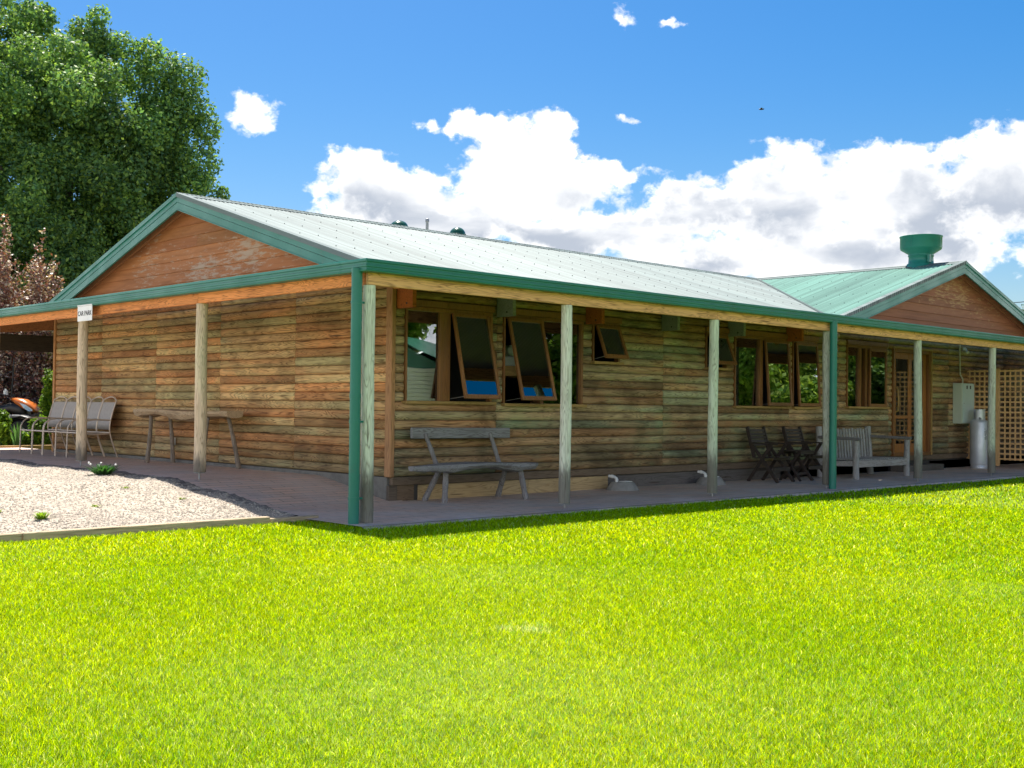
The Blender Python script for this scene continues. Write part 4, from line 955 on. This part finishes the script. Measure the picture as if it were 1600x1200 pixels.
f0 = folding_chair(); f0.location = (9.36, 1.44, 0); f0['label'] = 'dark slatted chair at the left end, right of the third post'; f0.rotation_euler = (0, 0, rad(2))
f1 = copy_tree(f0); f1.location = (10.43, 1.44, 0); f1['label'] = 'dark slatted chair partly hidden behind the post with the downpipe'; f1.rotation_euler = (0, 0, rad(-1))
tt = tag(empty('folding_table', (10.02, 1.38, 0)), 'small dark slatted side table between the two dark chairs', 'table')
for i in range(5):
    m = MB(); m.bar((-.21, -.19 + i * .095, .50), (.21, -.19 + i * .095, .50), .082, .018); m.build('top_slat', DARKW, tt, bevel=.003)
for s_ in (-1, 1):
    for d in (-1, 1):
        m = MB(); m.bar((s_ * .18, -.20 * d, 0), (s_ * .18, .17 * d, .49), .024, .04); m.build('leg', DARKW, tt)
m = MB(); m.bar((-.2, -.2, .47), (.2, -.2, .47), .02, .04); m.bar((-.2, .2, .47), (.2, .2, .47), .02, .04); m.bar((-.18, -.1, .12), (.18, -.1, .12), .02, .04); m.build('apron', DARKW, tt)
# silvery log garden bench
SILV = wood('silvery_timber', (.36, .34, .33), 'x', contrast=.8, grain=1.5, rough=.9, knots=.4); SILZ = wood('silvery_timber_upright', (.36, .35, .34), 'z', contrast=.75, grain=1.5, rough=.9, knots=.4)
gb = tag(empty('garden_bench'), 'silvery garden bench with upright slat back and round posts by the door', 'bench')
X0, X1 = 11.22, 13.03
for x in (X0, X1):
    m = MB(); limb(m, (x, .95, 0), (x, .95, .665), .055, .05, .006, m=10); m.build('front_post', SILZ, gb)
    m = MB(); limb(m, (x + (-.06 if x < 12 else -.14), 1.60, 0), (x + (-.02 if x < 12 else -.12), 1.68, .90), .062, .055, .01, m=10); m.build('back_post', SILZ, gb)
    m = MB(); m.bar((x - .02, .86, .695), (x - (.05 if x < 12 else .13), 1.66, .715), .10, .05, tint=(.55, .55, .56, x)); m.build('armrest', SILV, gb, bevel=.012)
    m = MB(); m.bar((x, 1.0, .27), (x - .1, 1.6, .25), .04, .09); m.build('side_rail', SILV, gb)
m = MB(); m.bar((X0 + .03, .95, .262), (X1 - .03, .95, .262), .045, .12, tint=(1.15, 1.1, 1.05, .4)); m.build('front_rail', SILV, gb, bevel=.006)
m = MB(); m.bar((X0, 1.62, .26), (X1 - .12, 1.62, .26), .045, .10); m.bar((X0, 1.66, .78), (X1 - .12, 1.66, .78), .03, .05, tint=(.5, .5, .5, .2)); m.build('back_rail', SILV, gb, bevel=.005)
for i in range(16):
    x = X0 + .12 + i * .099; m = MB(); m.bar((x, 1.56, .30), (x, 1.615, .86 + .012 * math.sin(i * 2.3)), .052, .018, up=(0, -1, .1), tint=(.95 + .25 * random.random(),) * 3 + (i * .1,)); m.build('back_slat', SILZ, gb)
for i in range(24):
    x = X0 + .06 + i * .0735; m = MB(); m.bar((x, .93, .335), (x, 1.60, .325), .045, .018, tint=(.9 + .3 * random.random(),) * 3 + (i * .17,)); m.build('seat_slat', SILZ, gb)

# bunk bed seen through the second window
bk = tag(empty('bunk_bed'), 'timber bunk bed with pale mattress and pillow seen through the second window', 'bed')
m = MB()
for x in (3.78, 5.55):
    for y in (2.35, 3.2): m.box((x, y, .34), (x + .07, y + .07, 2.15))
for z in (.75, 1.62):
    m.box((3.85, 2.352, z), (5.55, 2.38, z + .14)); m.box((3.85, 3.24, z), (5.55, 3.27, z + .14)); m.box((3.79, 2.42, z), (3.81, 3.2, z + .14))
m.build('bed_frame', wood('bunk_timber', (.45, .25, .10), 'x', contrast=.3, knots=0), bk)
for z in (.90, 1.77):
    m = MB(); m.box((3.87, 2.40, z - .02), (5.53, 3.18, z + .13)); m.build('mattress', MATT, bk, bevel=.02)
m = MB(); m.box((4.3, 2.42, 1.91), (4.95, 2.75, 2.06)); m.build('pillow', PILL, bk, bevel=.04)
bd = tag(empty('single_bed'), 'single bed with blue cover just inside the corner window', 'bed')
m = MB(); m.box((2.1, 2.3, .34), (3.4, 4.0, .62)); m.build('bed_frame', DARKW, bd); m = MB(); m.box((2.1, 2.3, .62), (3.4, 4.0, .82)); m.build('mattress', BLUE, bd, bevel=.03)

# ------------------------------------------------------------------ vegetation
def leaves(centres, radii, n, size, cols, seed, shell=.55, flat=.6, updir=.35):
    """leaf quads scattered in clumps; centres (k,3), radii (k,3) or (k,)"""
    g = np.random.default_rng(seed); centres = np.asarray(centres, float); k = len(centres); radii = np.asarray(radii, float)
    if radii.ndim == 1: radii = np.stack([radii] * 3, 1)
    wts = radii[:, 0] ** 2; wts = wts / wts.sum(); ci = g.choice(k, n, p=wts)
    d = g.normal(size=(n, 3)); d /= np.linalg.norm(d, axis=1, keepdims=True); rr = (shell + (1 - shell) * g.random(n)) * (1 + .10 * g.normal(size=n))
    pos = centres[ci] + d * rr[:, None] * radii[ci]
    nrm = d * .7 + g.normal(size=(n, 3)) * flat; nrm[:, 2] += updir; nrm /= np.linalg.norm(nrm, axis=1, keepdims=True)
    a = g.normal(size=(n, 3)); a -= (a * nrm).sum(1, keepdims=True) * nrm; a /= np.linalg.norm(a, axis=1, keepdims=True); b_ = np.cross(nrm, a)
    s_ = size * (.6 + .8 * g.random(n))[:, None]
    V = np.stack([pos - a * s_, pos - b_ * s_ * .6, pos + a * s_, pos + b_ * s_ * .6], 1).reshape(-1, 3)
    cols = np.asarray(cols, float); cc = cols[g.integers(0, len(cols), n)]; clump = (.75 + .5 * g.random(k))[ci]; br = (.75 + .5 * g.random(n)) * clump
    return V, np.concatenate([cc * br[:, None], np.zeros((n, 1))], 1)
def crown_points(n, centre, rx, ry, rz, seed, rmin=.55):
    g = random.Random(seed); out = []
    while len(out) < n:
        v = Vector((g.uniform(-1, 1), g.uniform(-1, 1), g.uniform(-1, 1))); l = v.length
        if l > 1 or l < rmin: continue
        out.append((centre[0] + v.x * rx, centre[1] + v.y * ry, centre[2] + v.z * rz))
    return out
def trunk_mb(h, r0, tips, seed):
    g = random.Random(seed); mb = MB(); pts = [(0, 0, -.2)]; n = 6
    for i in range(1, n + 1): pts.append((.15 * math.sin(i * 1.1 + seed), .15 * math.cos(i * 1.7 + seed), h * i / n))
    mb.tube(pts, [r0 * (1 - .8 * i / n) for i in range(n + 1)], 10)
    for t in tips:
        s_ = max(1, min(n - 1, int(n * g.uniform(.25, .85)))); p = Vector(pts[s_]); q = Vector(t); mid = p.lerp(q, .5) + Vector((g.uniform(-.3, .3), g.uniform(-.3, .3), .25)); r_ = r0 * .35
        mb.tube([p, mid, q], [r_, r_ * .55, r_ * .15], 6)
    return mb
def tree(name, loc, crown, n, size, cols, seed, label, cat='tree', group=None, nclump=90, clump=(.5, 1.0), mat=None, th=None, tr=.25, shell=.5, rmin=.55, extra=None):
    """crown = (cx, cy, cz, rx, ry, rz) relative to loc"""
    root = tag(empty(name, loc), label, cat, group); g = random.Random(seed)
    cs = crown_points(nclump, crown[:3], crown[3], crown[4], crown[5], seed, rmin); rs = [g.uniform(*clump) for _ in cs]
    if extra: cs += [e[:3] for e in extra]; rs += [e[3] for e in extra]
    V, t = leaves(cs, rs, n, size, cols, seed, shell); bulk('crown', V, 4, mat or LEAF, t, root)
    tips = g.sample(cs, min(16, len(cs))); trunk_mb(th or crown[2], tr, tips, seed).build('trunk', BARK, root)
    return root
GREENS = [(.145, .265, .07), (.20, .32, .07), (.105, .21, .07), (.28, .41, .085), (.135, .25, .10), (.085, .18, .09)]
g_ = random.Random(11)
ex = [(g_.uniform(-3.6, 3.2), g_.uniform(-2, 2), 12.2 - abs(g_.uniform(0, 2.2)), .45) for _ in range(10)] + [(2.3, -1.8, 8.9, .8), (2.7, -2.1, 7.8, .75), (2.95, -2.3, 6.9, .6), (2.0, -1.6, 10.0, .7), (2.5, -1.9, 9.7, .5), (3.1, -2.3, 6.0, .5), (3.5, -2.6, 5.6, .25), (1.6, -1.2, 10.9, .6), (3.0, -2.2, 5.0, .7), (.6, -.4, 11.6, .6), (-2.2, 1.0, 12.0, .6), (2.5, -2.4, 10.7, .7), (2.0, -1.94, 10.9, .7), (2.7, -2.6, 9.75, .65), (3.0, -2.9, 9.2, .5), (2.85, -2.75, 8.2, .7), (2.8, -2.7, 7.4, .7), (3.35, -3.25, 7.3, .25), (.68, -.65, 12.5, .35), (1.2, -1.17, 11.6, .5), (-.54, .52, 12.4, .5), (-1.6, 1.5, 12.1, .6), (2.3, -2.2, 9.6, .9), (.6, -.5, 11.9, .45), (.9, -.8, 11.6, .5), (.3, -.3, 12.1, .4), (-.9, -1.2, 6.4, .9), (-.2, -1.6, 5.8, .9), (-1.4, -1.0, 5.6, .9), (.4, -1.6, 7.0, .8)]
tree('broadleaf_tree', (6.9, 24.16, 0), (-.75, .7, 6.9, 4.5, 4.2, 5.7), 330000, .060, GREENS, 21, 'tall dense green tree rising behind the gable end', nclump=360, clump=(.30, .85), th=9.5, tr=.42, rmin=.45, extra=ex)
CREAM = [(.26, .10, .07), (.18, .08, .06), (.38, .16, .09), (.16, .09, .075), (.60, .47, .34), (.30, .18, .14), (.65, .54, .42)]
# copper shrub: upright plumes
g_ = random.Random(4); cs, rs = [], []
PL = [(.30, 0, 5.55, .19), (-.05, .2, 5.2, .2), (.98, -.1, 4.95, .16), (1.14, .05, 5.2, .13), (1.38, 0, 4.65, .15), (.62, .2, 4.5, .2), (-.5, .1, 5.6, .22), (-.9, 0, 5.2, .25), (.12, -.3, 4.9, .2)]
PL += [(g_.uniform(-1.4, 1.35), g_.uniform(-.6, .6), g_.uniform(3.6, 4.6), .25) for _ in range(52)]
for x, y, top, rr in PL:
    z = 1.0
    while z < top - .15:
        f = (z - 1.0) / (top - 1.0); cs.append((x + .05 * g_.random(), y, z)); q = rr * (1.3 - .7 * f); rs.append((q, q, q * 1.2)); z += .2
root = tag(empty('copper_shrub', (2.5, 17.4, .1)), 'tall copper leaved shrub with upright plumes left of the gable', 'shrub')
V, t = leaves(cs, rs, 90000, .036, CREAM, 9, .4, .8, .2); bulk('foliage', V, 4, COPPER, t, root); trunk_mb(2.4, .12, [c for c in g_.sample(cs, 24)], 5).build('stem', BARK, root)
cs = []
for _ in range(90):
    x = g_.uniform(-.9, .9); cs.append((x, g_.uniform(-.4, .4), g_.uniform(1.5, 4.15 + .7 * x)))
root = tag(empty('flowering_shrub', (4.5, 16.6, .0)), 'low pinkish and yellow tipped shrub peeking over the gable edge', 'shrub')
V, t = leaves(cs, [.2] * 90, 26000, .034, [(.20, .10, .06), (.24, .26, .05), (.13, .06, .045), (.33, .25, .15)], 13, .4); bulk('foliage', V, 4, COPPER, t, root); trunk_mb(1.6, .07, cs[:10], 3).build('stem', BARK, root)
# dried copper shrub seen below the veranda roof, low green shrubs and strap leaves
cs = [(g_.uniform(-1.7, 1.7), g_.uniform(-.5, .5), g_.uniform(1.0, 2.5)) for _ in range(70)]
root = tag(empty('bronze_shrub', (2.9, 18.6, .15)), 'bronze brown shrub seen under the far veranda roof', 'shrub')
V, t = leaves(cs, [.30] * 70, 26000, .040, [(.22, .12, .06), (.10, .06, .035), (.33, .22, .12), (.05, .04, .03)], 17, .4); bulk('foliage', V, 4, COPPER, t, root); trunk_mb(1.4, .10, cs[:14], 8).build('stem', BARK, root)
LIME = [(.16, .27, .02), (.11, .21, .02), (.22, .33, .03), (.07, .15, .02)]
def shrub(name, loc, rx, ry, rz, n, size, cols, seed, label, group=None, mat=None, zc=None, cl=(.12, .25), nc=40):
    root = tag(empty(name, loc), label, 'shrub', group); g = random.Random(seed)
    cs = crown_points(nc, (0, 0, zc or rz), rx, ry, rz, seed, .2); V, t = leaves(cs, [g.uniform(*cl) for _ in cs], n, size, cols, seed, .3)
    bulk('foliage', V, 4, mat or LEAF, t, root); trunk_mb(rz, .03, cs[:8], seed).build('stem', BARK, root); return root
shrub('garden_shrub', (2.66, 14.75, .2), .24, .25, .33, 5500, .034, LIME, 31, 'sunlit lime green shrub behind the leftmost sling chairs', cl=(.08, .16))
shrub('garden_shrub', (2.95, 15.15, .2), .14, .2, .85, 4200, .032, LIME, 32, 'taller lime green shrub climbing beside the far wall corner', cl=(.08, .16))
shrub('garden_shrub', (1.78, 14.85, .2), .22, .25, .36, 5000, .034, LIME, 33, 'lime green shrub at the left edge of the photo', cl=(.08, .16))
shrub('garden_shrub', (2.2, 14.8, .2), .36, .2, .16, 5200, .032, LIME, 34, 'low lime green ground shrub under the quad bike', cl=(.07, .13))
tuft('strap_leaf_plant', 2.08, 14.55, .2, 46, .52, .16, (.10, .22, .07), 'strap leaved plant in the garden bed in front of the quad bike', 'plant', wdt=.014)

# quad bike ------------------------------------------------------------------
qb = tag(empty('quad_bike', (2.50, 16.09, .2), rad(-43.9)), 'orange and black farm quad bike parked behind the veranda', 'quad bike')   # +x = forward
def bodyshell(sections, mat, name, par):
    m = MB(); k = 10; vs = []
    for x, zc, hw, hh, pw in sections:
        for i in range(k):
            a = 2 * math.pi * i / k; c_, s_ = math.cos(a), math.sin(a)
            vs.append((x, hw * math.copysign(abs(c_) ** pw, c_), zc + hh * math.copysign(abs(s_) ** pw, s_)))
    n = len(sections); m.add(vs, [(i * k + j, i * k + (j + 1) % k, (i + 1) * k + (j + 1) % k, (i + 1) * k + j) for i in range(n - 1) for j in range(k)] + [tuple(range(k)), tuple(range((n - 1) * k, n * k))], smooth=True)
    return m.build(name, mat, par)
bodyshell([(-.95, .78, .16, .05, .7), (-.6, .82, .22, .09, .7), (-.1, .80, .18, .10, .7), (.05, .84, .16, .12, .7), (.25, .80, .15, .16, .7), (.38, .72, .16, .12, .7)], BLACKP, 'body', qb)
bodyshell([(.02, 1.03, .05, .02, .8), (.16, .98, .17, .07, .7), (.34, .91, .24, .11, .7), (.50, .84, .25, .10, .7), (.58, .79, .22, .055, .7), (.61, .77, .12, .02, .8)], ORANGE, 'front_fairing', qb)
for s_ in (-1, 1):
    m = MB(); m.add([(.30, s_ * .246, .94), (.44, s_ * .262, .90), (.575, s_ * .235, .80), (.57, s_ * .240, .765), (.50, s_ * .262, .765), (.40, s_ * .260, .83)], [(0, 1, 2, 3, 4, 5)])
    hl = m.build('headlight', plain('headlight_lens', (.45, .60, .75), .12) if 'headlight_lens' not in bpy.data.materials else bpy.data.materials['headlight_lens'], qb, recalc=False)
    m = MB(); m.box((.12, s_ * .27, .655), (.52, s_ * .33, .685)); m.box((.10, s_ * .22, .60), (.5, s_ * .30, .65)); m.build('footguard', STEEL, qb, bevel=.01)
    for x, r_ in ((.45, .28), (-.75, .29)):
        m = MB(); pr = [(r_ * .55, -.11), (r_ * .92, -.12), (r_, -.09), (r_, .09), (r_ * .92, .12), (r_ * .55, .11)]; vs = []; k = 22
        for rr, yy in pr:
            for i in range(k): a = 6.283 * i / k; q = rr * (1.03 if (i % 2 and rr == r_) else 1); vs.append((x + q * math.cos(a), s_ * .42 + yy, r_ + q * math.sin(a)))
        m.add(vs, [(i * k + j, i * k + (j + 1) % k, (i + 1) * k + (j + 1) % k, (i + 1) * k + j) for i in range(5) for j in range(k)]); wh = m.build('tyre', RUBBER, qb)
        m = MB(); m.tube([(x, s_ * .33, r_), (x, s_ * .50, r_)], r_ * .5, 16); m.build('rim', STEEL, wh)
        bodyshell([(x - .38, .52, .02, .02, .8), (x - .3, .60, .14, .03, .8), (x, .66, .16, .03, .8), (x + .3, .58, .14, .03, .8), (x + .36, .50, .1, .02, .8)], BLACKP, 'mudguard', qb).location = (0, s_ * .40, 0)
m = MB(); m.tube([(.12, 0, .9), (.02, 0, 1.08)], .03, 8); m.tube([(-.06, -.38, 1.12), (.0, -.2, 1.10), (.02, 0, 1.08), (.0, .2, 1.10), (-.06, .38, 1.12)], .014, 8); m.tube([(-.06, .26, 1.11), (-.07, .39, 1.12)], .02, 8); m.build('handlebar', BLACKP, qb)
m = MB(); m.tube([(-.02, -.18, 1.10), (-.03, -.18, 1.20)], .045, 12); m.tube([(-.03, -.18, 1.20), (-.03, -.18, 1.235)], .02, 8); tag(m.build('drink_bottle', WHITEP, None), 'small clear bottle standing on the quad bike', 'bottle')
bo = bpy.data.objects['drink_bottle']; bo.matrix_world = qb.matrix_basis.copy()
m = MB(); m.tube([(-.02, .1, 1.1), (.02, .1, 1.9)], .016, 6); m.build('canopy_post', BLACKP, qb)
m = MB(); m.box((-1.0, -.3, .90), (-.45, .3, .93)); m.tube([(-1.0, -.3, .96), (-1.0, .3, .96)], .012, 6); m.build('rear_rack', BLACKP, qb)
# dark slatted screen behind the quad bike
sc = tag(empty('slat_fence', (0, 0, 0)), 'weathered grey rail fence behind the quad bike', 'fence')
m = MB(); m.box((-1.5, 17.0, .95), (3.5, 17.04, 1.25)); m.build('rail', GREY, sc).data.attributes['tint'].data.foreach_set('color', [.13, .13, .14, .3] * 6)
m = MB(); m.box((-1.5, 17.05, .1), (3.5, 17.08, .93)); m.build('lower_boards', DARKW, sc)
for x in (-.8, 1.0, 3.2):
    m = MB(); m.box((x, 17.09, .1), (x + .1, 17.19, 1.3)); m.build('fence_post', DARKW, sc)

# behind the camera and beyond the lodge: what the windows mirror -------------
def cottage():
    r_ = tag(empty('green_roof_cottage', (25.5, -27, 0), rad(-38)), 'cream weatherboard cottage with green roof mirrored in the corner window', 'cottage')
    m = MB(); W_, D_, H_ = 9.0, 5.0, 2.7
    for i in range(16):
        z = i * H_ / 16; m.box((-W_ / 2 - .02, -D_ / 2 - .02, z), (W_ / 2 + .02, D_ / 2 + .02, z + H_ / 16 - .012)); 
    m.build('wall', plain('cream_weatherboard', (.62, .56, .46), .7), r_)
    m = MB(); 
    for s_ in (-1, 1): m.add([(-W_ / 2 - .4, s_ * (D_ / 2 + .5), H_ - .1), (W_ / 2 + .4, s_ * (D_ / 2 + .5), H_ - .1), (W_ / 2 + .4, 0, H_ + 1.5), (-W_ / 2 - .4, 0, H_ + 1.5)], [(0, 1, 2, 3)])
    for s_ in (-1, 1): m.add([(s_ * W_ / 2, -D_ / 2, H_ - .05), (s_ * W_ / 2, D_ / 2, H_ - .05), (s_ * W_ / 2, 0, H_ + 1.35)], [(0, 1, 2)])
    m.build('roof', plain('cottage_roof_green', (.012, .11, .065), .4), r_)
    for x in (-2.6, 1.2):
        m = MB(); m.box((x, D_ / 2 + .022, .9), (x + 1.3, D_ / 2 + .05, 2.1)); w_ = m.build('window', DARKIN, r_)
        m = MB(); m.box((x - .08, D_ / 2 + .022, .82), (x + 1.38, D_ / 2 + .045, .9)); m.box((x - .08, D_ / 2 + .022, 2.1), (x + 1.38, D_ / 2 + .045, 2.18)); m.build('frame', SILL, w_)
cottage()
t1 = tree('yard_tree', (23.5, -8.5, 0), (0, 0, 3.6, 2.6, 2.6, 3.1), 46000, .085, [(.22, .36, .05), (.17, .30, .05), (.30, .42, .07)], 41, 'light green tree mirrored in the window above the dark chairs', nclump=60, th=4, tr=.2)
t2 = copy_tree(t1); t2.location = (31, -15, 0); t2.scale = (1.3, 1.3, 1.35); t2.rotation_euler = (0, 0, 2); t2['label'] = 'larger light green tree standing farther across the lawn'
t3 = copy_tree(t1); t3.location = (24.5, -34, 0); t3.scale = (2.6, 2.0, 2.2); t3.rotation_euler = (0, 0, 4); t3['label'] = 'big tree standing behind the green roofed cottage'
t4 = copy_tree(t1); t4.location = (33.5, -25, 0); t4.scale = (1.9, 1.9, 1.6); t4.rotation_euler = (0, 0, 1); t4['label'] = 'tree right of the green roofed cottage'
t5 = copy_tree(t1); t5.location = (15, -34, 0); t5.scale = (1.8, 1.8, 1.5); t5.rotation_euler = (0, 0, 5); t5['label'] = 'tree left of the green roofed cottage'
shrub('camellia_bush', (19.8, -2.9, 0), 1.9, 1.5, 1.8, 24000, .085, [(.20, .32, .05), (.28, .40, .06), (.10, .20, .04)], 43, 'large leaved bush mirrored in the window by the door', cl=(.25, .5), nc=60)
shrub('camellia_bush', (19.4, -.75, 0), 1.4, .6, 1.5, 14000, .075, [(.06, .12, .03), (.10, .17, .04)], 45, 'dark bush growing against the lattice screen', cl=(.25, .4), nc=50)
shrub('hedge_bush', (26, -4.5, 0), 2.4, 1.6, 1.5, 17000, .07, [(.30, .22, .07), (.20, .22, .05), (.14, .19, .04)], 44, 'low golden green bush mirrored in the awning window', cl=(.3, .55), nc=60)
# tree tips beyond the right hand roof edge and a power line
tree('distant_tree', (53.6, 15.4, 0), (0, 0, 4.2, 1.6, 1.6, 2.3), 16000, .055, [(.05, .10, .03), (.10, .12, .05)], 51, 'distant tree tip showing over the right hand roof edge', nclump=50, clump=(.3, .6), th=4, tr=.15)
tree('autumn_tree', (43.9, 11.1, 0), (0, 0, 3.4, 1.1, 1.1, 1.9), 9000, .05, [(.35, .26, .10), (.26, .22, .10)], 52, 'small golden tree tip at the right edge above the barge board', nclump=30, clump=(.3, .5), th=3, tr=.1)
pl = MB(); P0, P1 = Vector((36, 14.8, 5.75)), Vector((49, 9.2, 6.95)); pl.tube([P0.lerp(P1, i / 12) - Vector((0, 0, .5 * math.sin(math.pi * i / 12))) for i in range(13)], .018, 6)
tag(pl.build('power_line', BLACKP), 'thin overhead cable crossing the sky at the right edge', 'cable')
bm_ = MB(); bm_.tube([(-.09, 0, 0), (0, 0, .01), (.10, 0, .02), (.14, 0, .03)], [.01, .035, .03, .012], 8); bd_ = bm_.build('bird', BLACKP); tag(bd_, 'tiny dark bird flying in the blue sky above the roof', 'bird')
for s_ in (-1, 1):
    q = MB(); q.add([(.05, 0, .02), (-.04, 0, .02), (-.06, s_ * .20, .06), (.0, s_ * .22, .06)], [(0, 1, 2, 3)]); q.build('wing', BLACKP, bd_, recalc=False)
bd_.location = (35.08, 19.14, 14.11); bd_.rotation_euler = (rad(10), 0, rad(-40))
